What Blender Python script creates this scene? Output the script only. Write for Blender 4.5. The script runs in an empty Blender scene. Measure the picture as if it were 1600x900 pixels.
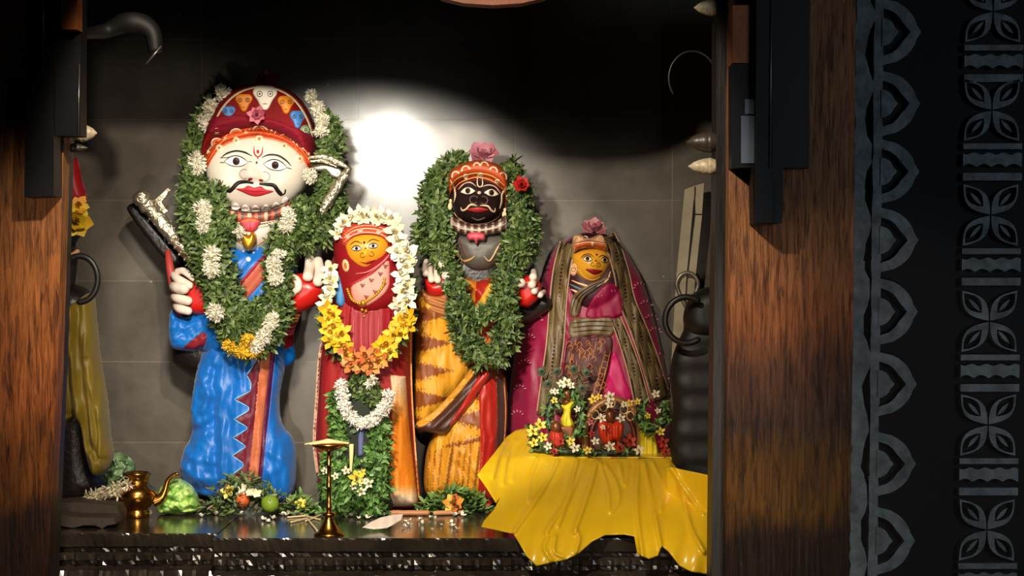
import bpy, bmesh, math, random
import numpy as np
from mathutils import Vector, Matrix
from mathutils.bvhtree import BVHTree
from mathutils.geometry import delaunay_2d_cdt
PI = math.pi
COL = bpy.context.scene.collection
SC = bpy.context.scene
R_ = random.Random(7)

# ------------------------------------------------------------------ camera, world, lights
FLOOR = 0.0
PLAT = 0.9                 # top of the stone platform
CZ = PLAT + 0.8375         # camera height
CAM = Vector((0, -7, CZ))
cd = bpy.data.cameras.new('camera'); cam = bpy.data.objects.new('camera', cd); COL.objects.link(cam)
cam.location = CAM; cam.rotation_euler = (PI/2, 0, 0)
cd.lens = 63; cd.sensor_width = 36; cd.clip_start = 0.05; cd.clip_end = 60
SC.camera = cam
SC.view_settings.view_transform = 'Standard'; SC.view_settings.look = 'None'
SC.view_settings.gamma = 1; SC.view_settings.use_curve_mapping = False
SC.view_settings.exposure = 0.0
wd = bpy.data.worlds.new('world'); SC.world = wd; wd.use_nodes = True
wd.node_tree.nodes['Background'].inputs[0].default_value = (0.35, 0.5, 0.8, 1)
wd.node_tree.nodes['Background'].inputs[1].default_value = 0.004

def spot(name, loc, target, power, angle, blend, radius, color):
    l = bpy.data.lights.new(name, 'SPOT'); l.energy = power; l.spot_size = math.radians(angle); l.spot_blend = blend
    l.shadow_soft_size = radius; l.color = color
    o = bpy.data.objects.new(name, l); COL.objects.link(o); o.location = loc
    o.rotation_euler = (Vector(target)-Vector(loc)).to_track_quat('-Z', 'Y').to_euler()
    return o
def area(name, loc, target, power, sx, sy, color):
    l = bpy.data.lights.new(name, 'AREA'); l.energy = power; l.shape = 'RECTANGLE'; l.size = sx; l.size_y = sy; l.color = color
    o = bpy.data.objects.new(name, l); COL.objects.link(o); o.location = loc
    o.rotation_euler = (Vector(target)-Vector(loc)).to_track_quat('-Z', 'Y').to_euler()
    return o
WARM = (1.0, 0.86, 0.68)
spot('ceiling_lamp_main', (-0.5, -3.0, CZ+1.34), (-0.3, 0.0, CZ-0.45), 225, 67, 0.2, 0.04, WARM)
spot('ceiling_lamp_left', (-0.712, -3.0, CZ+0.788), (-0.60, 0.26, CZ-0.375), 385, 38.6, 0.14, 0.11, (1.0, 0.93, 0.8))
spot('hall_fill', (0.1, -5.4, CZ-0.35), (0.0, -1.3, CZ-0.84), 140, 36, 0.6, 0.12, (1.0, 0.84, 0.66))  # unseen fill spot, added to brighten the cloth and lower area
spot('pillar_fill_left', (-0.9, -4.0, CZ-0.5), (-1.35, -1.42, CZ-0.43), 95, 38, 0.35, 0.08, (1.0, 0.86, 0.7))  # added spot out of view, brightens the left pillar below its dark top
spot('pillar_fill_right', (0.9, -4.0, CZ-0.5), (1.05, -1.42, CZ-0.50), 40, 35, 0.5, 0.08, (1.0, 0.88, 0.76))  # added spot out of view, brightens the right pillar face
dl=area('jamb_fill', (3.4, -6.5, CZ+0.6), (1.6, -1.4, CZ), 4.5, 1.5, 2.0, (0.76, 0.88, 1.0)); dl.data.spread=math.radians(50)  # unseen bluish area light, added to lift the carved jamb

# ------------------------------------------------------------------ colour and materials
def lin(c):
    return tuple((x/255/12.92 if x/255 <= 0.04045 else ((x/255+0.055)/1.055)**2.4) for x in c[:3])
MATS = {}
def mk(name, col=(200,200,200), rough=0.5, metal=0.0, bump=0.0, bscale=60, stretch=(1,1,1), var=0.15, vscale=9, attr=False,
       coat=0.0, sheen=0.0, sub=0.0, spec=0.5, emit=None):
    if name in MATS: return MATS[name]
    m = bpy.data.materials.new(name); m.use_nodes = True; nt = m.node_tree; N = nt.nodes; L = nt.links
    b = N['Principled BSDF']
    b.inputs['Roughness'].default_value = rough; b.inputs['Metallic'].default_value = metal
    b.inputs['Coat Weight'].default_value = coat; b.inputs['Coat Roughness'].default_value = 0.15
    b.inputs['Sheen Weight'].default_value = sheen
    b.inputs['Specular IOR Level'].default_value = spec
    if sub: b.inputs['Subsurface Weight'].default_value = sub; b.inputs['Subsurface Scale'].default_value = 0.01
    tc = N.new('ShaderNodeTexCoord'); mp = N.new('ShaderNodeMapping'); mp.inputs['Scale'].default_value = stretch
    L.new(tc.outputs['Object'], mp.inputs['Vector'])
    nz = N.new('ShaderNodeTexNoise'); nz.inputs['Scale'].default_value = vscale; nz.inputs['Detail'].default_value = 6
    L.new(mp.outputs[0], nz.inputs['Vector'])
    mr = N.new('ShaderNodeMapRange'); mr.inputs[1].default_value = 0.3; mr.inputs[2].default_value = 0.7
    mr.inputs[3].default_value = 1-var; mr.inputs[4].default_value = 1+var*0.6
    L.new(nz.outputs[0], mr.inputs[0])
    vm = N.new('ShaderNodeVectorMath'); vm.operation = 'SCALE'
    if attr:
        at = N.new('ShaderNodeAttribute'); at.attribute_name = 'Col'; L.new(at.outputs['Color'], vm.inputs[0])
    else:
        vm.inputs[0].default_value = lin(col)
    L.new(mr.outputs[0], vm.inputs['Scale']); L.new(vm.outputs[0], b.inputs['Base Color'])
    if bump:
        n2 = N.new('ShaderNodeTexNoise'); n2.inputs['Scale'].default_value = bscale; n2.inputs['Detail'].default_value = 5
        L.new(mp.outputs[0], n2.inputs['Vector'])
        bp = N.new('ShaderNodeBump'); bp.inputs['Strength'].default_value = bump; bp.inputs['Distance'].default_value = 0.01
        L.new(n2.outputs[0], bp.inputs['Height']); L.new(bp.outputs[0], b.inputs['Normal'])
    if emit:
        b.inputs['Emission Color'].default_value = (*lin(emit[0]), 1); b.inputs['Emission Strength'].default_value = emit[1]
    MATS[name] = m
    return m
def paint(c, rough=0.5, **k):      # enamel paint of one colour
    return mk('enamel_%d_%d_%d' % c, c, rough=rough, var=0.06, spec=0.35, **k)

# ------------------------------------------------------------------ pixels and points
def W(px, py, y):
    s = (7+y)/2800.0
    return Vector(((px-800)*s, y, CZ+(450-py)*s))
def PX(p):
    d = 7+p[1]
    return (800+p[0]/d*2800, 450-(p[2]-CZ)/d*2800)
def onplat(px, py):                   # the platform point seen at a pixel
    return W(px, py, 2345/(py-450)-7)

# ------------------------------------------------------------------ objects
SURF = {}
def tag(o, label=None, cat=None, group=None, kind=None):
    if label: o['label'] = label
    if cat: o['category'] = cat
    if group: o['group'] = group
    if kind: o['kind'] = kind
    return o
def thing(name, loc, label, cat, group=None):
    o = bpy.data.objects.new(name, None); COL.objects.link(o); o.location = loc; o.empty_display_size = 0.05
    return tag(o, label, cat, group)
def wloc(o):
    v = Vector((0,0,0))
    while o is not None:
        v = v + o.location; o = o.parent
    return v
class MB:
    def __init__(s): s.v=[]; s.f=[]; s.m=[]; s.c=[]; s.has=False
    def add(s, vs, fs, mi=0, col=None):
        k = len(s.v); s.v += [Vector(v) for v in vs]; s.f += [tuple(i+k for i in f) for f in fs]; s.m += [mi]*len(fs)
        if col is None: s.c += [(0.5,0.5,0.5)]*len(vs)
        elif isinstance(col, list): s.c += col; s.has = True
        else: s.c += [col]*len(vs); s.has = True
    def ell(s, c, r, mi=0, col=None, nu=14, nv=8, rot=None):
        vs=[]; fs=[]; c=Vector(c)
        rr = r if isinstance(r,(tuple,list)) else (r,r,r)
        for j in range(nv+1):
            th = PI*j/nv
            for i in range(nu):
                ph = 2*PI*i/nu
                p = Vector((rr[0]*math.sin(th)*math.cos(ph), rr[1]*math.sin(th)*math.sin(ph), rr[2]*math.cos(th)))
                if rot is not None: p = rot @ p
                vs.append(c+p)
        for j in range(nv):
            for i in range(nu):
                a=j*nu+i; b=j*nu+(i+1)%nu
                fs.append((a,b,b+nu,a+nu))
        s.add(vs,fs,mi,col)
    def tube(s, pts, rad, mi=0, col=None, n=10, flat=1.0, cap=True, round_ends=False):
        pts=[Vector(p) for p in pts]; N=len(pts)
        if not callable(rad):
            rr = rad if isinstance(rad,(list,tuple)) else [rad]*N
            if len(rr)!=N: rr=[np.interp(i/(N-1), np.linspace(0,1,len(rr)), rr) for i in range(N)]
        else: rr=[rad(i/(N-1)) for i in range(N)]
        if round_ends:
            d0=(pts[0]-pts[1]).normalized(); d1=(pts[-1]-pts[-2]).normalized()
            a=[pts[0]+d0*rr[0]*k for k in (0.98,0.75,0.4)]; b=[pts[-1]+d1*rr[-1]*k for k in (0.4,0.75,0.98)]
            ra=[rr[0]*k for k in (0.15,0.66,0.92)]; rb=[rr[-1]*k for k in (0.92,0.66,0.15)]
            pts=a+pts+b; rr=ra+list(rr)+rb
            if isinstance(col,list) and len(col)==N: col=[col[0]]*3+col+[col[-1]]*3
            N+=6
        vs=[]; fs=[]; cc=[]
        up=Vector((0,0,1)); prev=None
        for i in range(N):
            t=(pts[min(i+1,N-1)]-pts[max(i-1,0)])
            if t.length<1e-9: t=Vector((0,0,1))
            t.normalize()
            if prev is None:
                u=t.cross(Vector((0,1,0)))
                if u.length<0.1: u=t.cross(Vector((1,0,0)))
            else: u=prev-t*prev.dot(t)
            u.normalize(); prev=u; w=t.cross(u)
            for k in range(n):
                a=2*PI*k/n
                vs.append(pts[i]+(u*math.cos(a)+w*math.sin(a)*flat)*rr[i])
                if isinstance(col,list): cc.append(col[i])
        for i in range(N-1):
            for k in range(n):
                a=i*n+k; b=i*n+(k+1)%n
                fs.append((a,b,b+n,a+n))
        if cap:
            fs.append(tuple(range(n))[::-1]); fs.append(tuple((N-1)*n+k for k in range(n)))
        s.add(vs,fs,mi,cc if isinstance(col,list) else col)
    def box(s, lo, hi, mi=0, col=None, bev=0.0):
        bm=bmesh.new(); bmesh.ops.create_cube(bm,size=1)
        lo=Vector(lo); hi=Vector(hi)
        for v in bm.verts: v.co=Vector(((lo[i]+hi[i])/2+v.co[i]*(hi[i]-lo[i])) for i in range(3))
        if bev: bmesh.ops.bevel(bm,geom=list(bm.edges),offset=bev,segments=2,profile=0.6,affect='EDGES')
        bm.verts.index_update()
        s.add([v.co.copy() for v in bm.verts],[tuple(v.index for v in f.verts) for f in bm.faces],mi,col); bm.free()
    def lathe(s, prof, c, mi=0, col=None, n=32, axis='Z', rot=None):
        vs=[]; fs=[]; c=Vector(c)
        for r,z in prof:
            for k in range(n):
                a=2*PI*k/n
                p=Vector((r*math.cos(a), r*math.sin(a), z))
                if rot is not None: p = rot @ p
                vs.append(c+p)
        for i in range(len(prof)-1):
            for k in range(n):
                a=i*n+k; b=i*n+(k+1)%n; fs.append((a,b,b+n,a+n))
        fs.append(tuple(range(n))[::-1]); fs.append(tuple((len(prof)-1)*n+k for k in range(n)))
        s.add(vs,fs,mi,col)
    def extr(s, poly, y0, y1, mi=0, col=None):   # px outline between two depths; true size at y0
        P=[W(x,z,y0) for x,z in poly]; n=len(P)
        vs=P+[Vector((p.x,y1,p.z)) for p in P]
        tri=delaunay_2d_cdt([Vector((p.x,p.z)) for p in P],[],[list(range(n))],1,1e-6)
        if len(tri[0])==n:
            fs=[tuple(f) for f in tri[2]]+[tuple(i+n for i in f)[::-1] for f in tri[2]]
        else: fs=[tuple(range(n)),tuple(range(n,2*n))[::-1]]
        fs+=[(i,(i+1)%n,(i+1)%n+n,i+n) for i in range(n)]
        s.add(vs,fs,mi,col)
    def leaf(s, base, d, up, L, Wd, curl=0.2, cup=0.25, c0=None, c1=None, mi=0, tipw=0.6):
        d=d.normalized(); sd=d.cross(up)
        if sd.length<1e-4: sd=d.cross(Vector((1,0.3,0.2)))
        sd.normalize(); nn=sd.cross(d)
        vs=[base]
        for t,w in ((0.3,0.85),(0.68,0.8*tipw/0.6)):
            c=base+d*L*t+nn*curl*L*t*t
            vs+=[c-sd*Wd*0.5*w+nn*cup*Wd*0.5*w, c, c+sd*Wd*0.5*w+nn*cup*Wd*0.5*w]
        vs.append(base+d*L+nn*curl*L)
        fs=[(0,2,1),(0,3,2),(1,2,5,4),(2,3,6,5),(4,5,7),(5,6,7)]
        col=None
        if c0 is not None:
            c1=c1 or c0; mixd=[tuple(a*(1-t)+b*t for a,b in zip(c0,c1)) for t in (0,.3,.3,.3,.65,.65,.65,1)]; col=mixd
        s.add(vs,fs,mi,col)
    def build(s, name, mats, parent=None, smooth=True, surf=False, recalc=False, autos=None):
        off=wloc(parent) if parent else Vector((0,0,0))
        top = parent is None
        if top and s.v:
            xs=[v.x for v in s.v]; ys=[v.y for v in s.v]; zs=[v.z for v in s.v]
            off=Vector(((min(xs)+max(xs))/2,(min(ys)+max(ys))/2,min(zs)))
        me=bpy.data.meshes.new(name); me.from_pydata([v-off for v in s.v],[],s.f)
        if not isinstance(mats,(list,tuple)): mats=[mats]
        for m in mats: me.materials.append(m)
        me.polygons.foreach_set('material_index', s.m)
        if s.has:
            a=me.color_attributes.new('Col','FLOAT_COLOR','POINT')
            a.data.foreach_set('color', [x for c in s.c for x in (c[0],c[1],c[2],1.0)])
        if recalc:
            bm=bmesh.new(); bm.from_mesh(me); bmesh.ops.recalc_face_normals(bm,faces=bm.faces); bm.to_mesh(me); bm.free()
        me.polygons.foreach_set('use_smooth',[bool(smooth)]*len(me.polygons)); me.update()
        o=bpy.data.objects.new(name,me); COL.objects.link(o)
        if parent: o.parent=parent
        else: o.location=off
        if autos:
            md=o.modifiers.new('edge','EDGE_SPLIT'); md.split_angle=math.radians(autos)
        if surf: SURF[o.name]=BVHTree.FromPolygons([tuple(v) for v in s.v],s.f)
        return o

# ------------------------------------------------------------------ outlines
def smooth_closed(P, step):
    P=np.array(P,float); n=len(P); out=[]
    for i in range(n):
        p0,p1,p2,p3=P[(i-1)%n],P[i],P[(i+1)%n],P[(i+2)%n]
        k=max(1,int(round(np.linalg.norm(p2-p1)/step)))
        for j in range(k):
            t=j/k
            out.append(0.5*((2*p1)+(p2-p0)*t+(2*p0-5*p1+4*p2-p3)*t*t+(3*p1-p0-3*p2+p3)*t**3))
    return np.array(out)
def lin_closed(P, step):
    P=np.array(P,float); n=len(P); out=[]
    for i in range(n):
        p1,p2=P[i],P[(i+1)%n]; k=max(1,int(round(np.linalg.norm(p2-p1)/step)))
        for j in range(k): out.append(p1+(p2-p1)*j/k)
    return np.array(out)
def spline(P, step):
    P=[np.array(p,float) for p in P]
    if len(P)==2: P=[P[0],(P[0]+P[1])/2,P[1]]
    P=[2*P[0]-P[1]]+P+[2*P[-1]-P[-2]]; out=[]
    for i in range(1,len(P)-2):
        p0,p1,p2,p3=P[i-1],P[i],P[i+1],P[i+2]
        k=max(1,int(round(np.linalg.norm((p2-p1)[:2])/step)))
        for j in range(k):
            t=j/k
            out.append(0.5*((2*p1)+(p2-p0)*t+(2*p0-5*p1+4*p2-p3)*t*t+(3*p1-p0-3*p2+p3)*t**3))
    out.append(P[-2]); return np.array(out)
def inside(pts, poly):
    x,y=pts[:,0][:,None],pts[:,1][:,None]; a=poly; b=np.roll(poly,-1,0)
    c=((a[:,1]>y)!=(b[:,1]>y)) & (x < (b[:,0]-a[:,0])*(y-a[:,1])/(b[:,1]-a[:,1]+1e-12)+a[:,0])
    return c.sum(1)%2==1
def dist(pts, poly, closed=True):
    out=np.full(len(pts),1e9); a=poly; b=np.roll(poly,-1,0)
    if not closed: a=a[:-1]; b=poly[1:]
    for p,q in zip(a,b):
        d=q-p; L=(d*d).sum()+1e-12
        t=np.clip(((pts-p)@d)/L,0,1)
        out=np.minimum(out,np.hypot(*(pts-p-t[:,None]*d).T))
    return out
def tri(poly, res):
    lo=poly.min(0); hi=poly.max(0)
    g=[(x+(res*0.5 if r%2 else 0),y) for r,y in enumerate(np.arange(lo[1],hi[1],res*0.87)) for x in np.arange(lo[0],hi[0],res)]
    g=np.array(g) if g else np.zeros((0,2))
    if len(g): g=g[inside(g,poly)]
    if len(g): g=g[dist(g,poly)>res*0.45]
    n=len(poly); allp=np.vstack([poly,g]) if len(g) else poly
    r=delaunay_2d_cdt([Vector(p) for p in allp],[],[list(range(n))],1,1e-4)
    P=np.array([(v[0],v[1]) for v in r[0]]); F=[tuple(f) for f in r[2]]
    d=dist(P,poly); d[d<0.02]=0
    return P,F,d

# ------------------------------------------------------------------ puffed solids from an outline
def creases(cl):
    arr=[(np.array(spline(p,4)),a,w) for p,a,w in cl]
    def f(P):
        z=np.zeros(len(P))
        for p,a,w in arr:
            z+=a*np.exp(-(dist(P,p,False)/w)**2)
        return z
    return f
from mathutils import noise as NZ
def wr(P, sx, sy, amp, seed=0, k=2.4, shear=0.0):
    """ridged wrinkles"""
    return np.array([amp*max(0,1-k*abs(NZ.noise(Vector(((p[0]+shear*p[1])*sx+seed,p[1]*sy,seed*1.7)))+.35*NZ.noise(Vector((p[0]*sx*2.3+seed,p[1]*sy*2.1,seed))))) for p in P])
def puff(name, outline, y0, R, df, db, mat, parent, res=4, disp=None, col=None, sm=True, expo=0.5, surf=True, tilt=None):
    """closed body: px outline placed at depth y0, swelling df toward the viewer and db to the back"""
    poly=smooth_closed(outline,res) if sm else lin_closed(outline,res)
    P,F,d=tri(poly,res)
    t=np.clip(d/R,0,1); h=(1-(1-t)**2)**expo
    dz=disp(P)*np.clip(d/6,0,1) if disp else np.zeros(len(P))
    mb=MB(); yy=np.full(len(P),float(y0)) + (tilt(P) if tilt else 0)
    vs=[]
    base=[W(p[0],p[1],y0) for p in P]
    fr=[Vector((b.x,yy[i]-df*h[i]-dz[i],b.z)) for i,b in enumerate(base)]
    bk=[]; idx={}
    for i,b in enumerate(base):
        if d[i]<=0: idx[i]=i
        else: idx[i]=len(P)+len(bk); bk.append(Vector((b.x,yy[i]+db*h[i]+0.0005,b.z)))
    cols=None
    if col:
        cf=[lin(col(*PX(v))) for v in fr]; cols=cf+[cf[i] for i in range(len(P)) if d[i]>0]
    mb.add(fr+bk, F+[tuple(idx[i] for i in f)[::-1] for f in F],0,cols)
    return mb.build(name,mat,parent,surf=surf,recalc=True)

class Dec:
    """paint relief and applied details laid onto existing surfaces"""
    def __init__(s, targets, far=0.3):
        s.b=[SURF[t.name] for t in targets]; s.mb=MB(); s.mats=[]; s.last=None
    def hit(s, px, py):
        d=(W(px,py,0)-CAM).normalized(); best=None
        for b in s.b:
            h=b.ray_cast(CAM,d)
            if h[0] is not None and (best is None or h[3]<best[3]): best=h
        if best is None:
            y=s.last if s.last is not None else 0
            q=W(px,py,y); bb=None
            for b in s.b:
                n=b.find_nearest(q)
                if n[0] is not None and (bb is None or n[3]<bb[3]): bb=n
            p=W(px,py,bb[0].y); return p,d
        s.last=best[0].y
        return best[0],d
    def mi(s,m):
        if isinstance(m,tuple): m=paint(m)
        if m not in s.mats: s.mats.append(m)
        return s.mats.index(m)
    def poly(s, pts, m, lift=0.002, l0=0.0006, sm=True, res=3, col=None, R=2.0, disp=None):
        poly=smooth_closed(pts,res) if sm else lin_closed(pts,res)
        P,F,d=tri(poly,res); mi=s.mi(m)
        vs=[]
        dz=disp(P) if disp else None
        for i,p in enumerate(P):
            h,dr=s.hit(p[0],p[1]); t=min(1,d[i]/R)
            vs.append(h-dr*(l0+lift*math.sqrt(1-(1-t)**2)+(dz[i]*t if disp else 0)))
        n=len(vs)
        # boundary skirt back into the surface
        bi=[i for i in range(n) if d[i]<=0]
        fs=[]
        for f in F:
            a,b,c=vs[f[0]],vs[f[1]],vs[f[2]]
            fs.append(tuple(f) if (b-a).cross(c-a).y<0 else tuple(f)[::-1])
        cnt={}
        for f in fs:
            for k in range(3):
                e=(f[k],f[(k+1)%3]); cnt[tuple(sorted(e))]=(None if tuple(sorted(e)) in cnt else e)
        mp={}
        for e in [e for e in cnt.values() if e]:
            for i in e:
                if i not in mp:
                    mp[i]=len(vs); vs.append(vs[i]+Vector((0,l0+0.0015,0)))
            fs.append((e[1],e[0],mp[e[0]],mp[e[1]]))
        cols=[lin(col(*PX(v))) for v in vs] if col else None
        s.mb.add(vs,fs,mi,cols)
    def ell(s, cx, cy, rx, ry, m, ang=0, lift=0.002, l0=0.0006, res=None, R=None):
        n=max(10,int(2*PI*max(rx,ry)/1.6)); a=math.radians(ang)
        pts=[(cx+rx*math.cos(t)*math.cos(a)-ry*math.sin(t)*math.sin(a), cy+rx*math.cos(t)*math.sin(a)+ry*math.sin(t)*math.cos(a)) for t in [2*PI*i/n for i in range(n)]]
        s.poly(pts,m,lift,l0,sm=False,res=res or max(1.2,min(3,min(rx,ry)/1.6)),R=R or min(rx,ry))
    def stroke(s, pts, m, w=2.0, lift=0.002, l0=0.0008, step=2.0, taper=True, closed=False):
        if closed: pts=list(pts)+[pts[0]]
        p=spline(pts,step); n=len(p); vs=[]; fs=[]
        for i in range(n):
            t=p[min(i+1,n-1)]-p[max(i-1,0)]; t=t/(np.linalg.norm(t)+1e-9); nn=np.array((-t[1],t[0]))
            u=i/(n-1)
            ww=w*(min(1,0.35+2.6*min(u,1-u)) if taper else 1)/2 if not callable(w) else w(u)/2
            for k,(o,l) in enumerate(((-1,-0.001),(-.8,l0+lift*.6),(0,l0+lift),(.8,l0+lift*.6),(1,-0.001))):
                q=p[i]+nn*ww*o; h,dr=s.hit(q[0],q[1]); vs.append(h-dr*l)
        for i in range(n-1):
            for k in range(4):
                a=i*5+k; fs.append((a,a+1,a+6,a+5))
        s.mb.add(vs,fs,s.mi(m))
    def ring(s, cx, cy, r, m, w=1.6, ry=None, lift=0.002, l0=0.0008, a0=0, a1=360):
        ry=ry or r
        pts=[(cx+r*math.cos(math.radians(a)), cy+ry*math.sin(math.radians(a))) for a in np.linspace(a0,a1,14)]
        s.stroke(pts,m,w,lift,l0,taper=False)
    def done(s, name, parent, surf=False):
        return s.mb.build(name,s.mats,parent,surf=surf)

def sheet(name, outline, yfn, thick, mat, parent, res=4, disp=None, sm=False):
    poly=smooth_closed(outline,res) if sm else lin_closed(outline,res)
    P,F,d=tri(poly,res); dz=disp(P) if disp else np.zeros(len(P))
    fr=[W(p[0],p[1],yfn(p[0],p[1])-dz[i]) for i,p in enumerate(P)]; n=len(fr)
    bk=[v+Vector((0,thick,-thick*0.4)) for v in fr]; fs=list(F)+[tuple(i+n for i in f)[::-1] for f in F]
    cnt={}
    for f in F:
        for k in range(3):
            e=(f[k],f[(k+1)%3]); q=tuple(sorted(e)); cnt[q]=None if q in cnt else e
    for e in cnt.values():
        if e: fs.append((e[1],e[0],e[0]+n,e[1]+n))
    mb=MB(); mb.add(fr+bk,fs); return mb.build(name,mat,parent,surf=True,recalc=True)

# ------------------------------------------------------------------ plants and flowers
def rv(r=R_):
    while True:
        v=Vector((r.uniform(-1,1),r.uniform(-1,1),r.uniform(-1,1)))
        if 0.05<v.length<1: return v.normalized()
def mixc(a,b,t): return tuple(x*(1-t)+y*t for x,y in zip(a,b))
LEAFY = mk('leaf_green', attr=True, rough=0.5, var=0.2, vscale=40, sub=0.0)
PETAL = mk('petal', attr=True, rough=0.55, var=0.08, vscale=30)
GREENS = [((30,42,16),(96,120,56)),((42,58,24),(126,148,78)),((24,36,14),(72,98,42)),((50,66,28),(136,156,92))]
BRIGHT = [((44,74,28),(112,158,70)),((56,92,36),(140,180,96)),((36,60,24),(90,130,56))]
def strand(mb, path, n, L=0.040, Wd=0.0145, pal=GREENS, core=True, back=0.35, spread=1.0):
    """path: (px,py,y,diameter px)"""
    p=spline(path,6); pts=[W(q[0],q[1],q[2]) for q in p]; rr=[q[3]*0.5*(7+q[2])/2800 for q in p]
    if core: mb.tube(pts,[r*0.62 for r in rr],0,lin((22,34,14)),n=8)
    seg=[0]
    for i in range(1,len(pts)): seg.append(seg[-1]+(pts[i]-pts[i-1]).length*(0.4+rr[i]*14))
    T=seg[-1]
    for _ in range(n):
        x=R_.uniform(0,T); i=min(len(pts)-2,max(0,int(np.searchsorted(seg,x))-1)); f=(x-seg[i])/(seg[i+1]-seg[i]+1e-9)
        c=pts[i].lerp(pts[i+1],f); r=rr[i]*(1-f)+rr[i+1]*f; t=(pts[i+1]-pts[i]).normalized()
        u=t.cross(Vector((0,1,0))); u.normalize(); w=Vector((0,-1,0))
        a=R_.gauss(0,0.95) if R_.random()>back else R_.uniform(-PI,PI)
        rad=(w*math.cos(a)+u*math.sin(a)).normalized()
        l=L*R_.uniform(0.7,1.25)
        k=r*R_.uniform(0.55,0.9)
        d=(rad*R_.uniform(0.15,0.9)+t*R_.choice((-1,1))*R_.uniform(0,0.7)+rv()*0.8*spread)
        if d.length<0.05: d=rad
        c0,c1=R_.choice(pal)
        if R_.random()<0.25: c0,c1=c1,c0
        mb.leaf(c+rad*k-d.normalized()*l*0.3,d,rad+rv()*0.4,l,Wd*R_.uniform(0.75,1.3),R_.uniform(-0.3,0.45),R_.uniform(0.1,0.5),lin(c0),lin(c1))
def petals(mb, c, rx, ry, rz, n, L, Wd, cols, ang=0, out=0.75, cup=0.3):
    """a dense ball of petals, radii in metres"""
    c=Vector(c); Rm=Matrix.Rotation(-math.radians(ang),3,'Y')
    cc=lin(cols[0]); mb.ell(c,(rx*.7,ry*.7,rz*.7),0,mixc(cc,(0,0,0),0.35),10,6,rot=Rm)
    for _ in range(n):
        v=rv(); v.y=-abs(v.y) if R_.random()<0.75 else v.y
        p=Rm@Vector((v.x*rx,v.y*ry,v.z*rz))
        d=(v*out+rv()*0.7); cl=R_.choice(cols); l=L*R_.uniform(0.7,1.3)
        mb.leaf(c+p*R_.uniform(0.6,0.9)-d.normalized()*l*0.25,d,v+rv()*0.3,l,Wd*R_.uniform(0.8,1.2),R_.uniform(-0.3,0.4),cup,lin(cl),lin(cl))
def tuft(parent, px, py, y, w, h, ang=0, name='jasmine_tuft', cols=((226,218,196),(236,230,212),(206,200,170)), n=None, L=0.0165, Wd=0.0062, dy=0.035):
    mb=MB(); s=(7+y)/2800
    petals(mb,W(px,py,y),w*s/2,dy,h*s/2,n or int(110+w*h*0.2),L,Wd,cols,ang)
    return mb.build(name,PETAL,parent)
def bloom(mb, c, face, r, layers, cols, wd=0.6, cup=0.35, n=6, centre=None):
    """an open flower: layers of petals round an axis"""
    c=Vector(c); face=Vector(face).normalized(); u=face.cross(Vector((0.1,0.2,1))).normalized(); v=face.cross(u)
    for k in range(layers):
        tl=0.25+0.75*(k/(max(1,layers-1)) if layers>1 else 0.3); rr=r*(1-0.18*k)
        for i in range(n):
            a=2*PI*(i+0.5*(k%2)+R_.uniform(-.12,.12))/n
            d=(u*math.cos(a)+v*math.sin(a))*(1.1-tl*0.8)+face*tl*0.9
            cl=R_.choice(cols)
            mb.leaf(c,d,face,rr*R_.uniform(0.9,1.1),rr*wd,R_.uniform(0.05,0.3),cup,lin(mixc(cl,(130,110,50),0.18)),lin(cl),tipw=0.75)
    if centre: mb.ell(c+face*r*0.18,r*0.2,0,lin(centre),8,5)
def scatter_flower(parent, px, py, y, r, cols, face=(0,-1,0.3), name='flower', n=5, centre=None, layers=1, wd=0.5):
    mb=MB(); bloom(mb,W(px,py,y),face,r*0.0025,layers,cols,wd=wd,n=n,centre=centre)
    return mb.build(name,PETAL,parent)
def capsule(mb, pts, radii, mi=0, col=None):
    P=spline(pts,2.0); mb.tube([W(*p) for p in P],radii,mi,col,n=12,round_ends=True)
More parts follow.
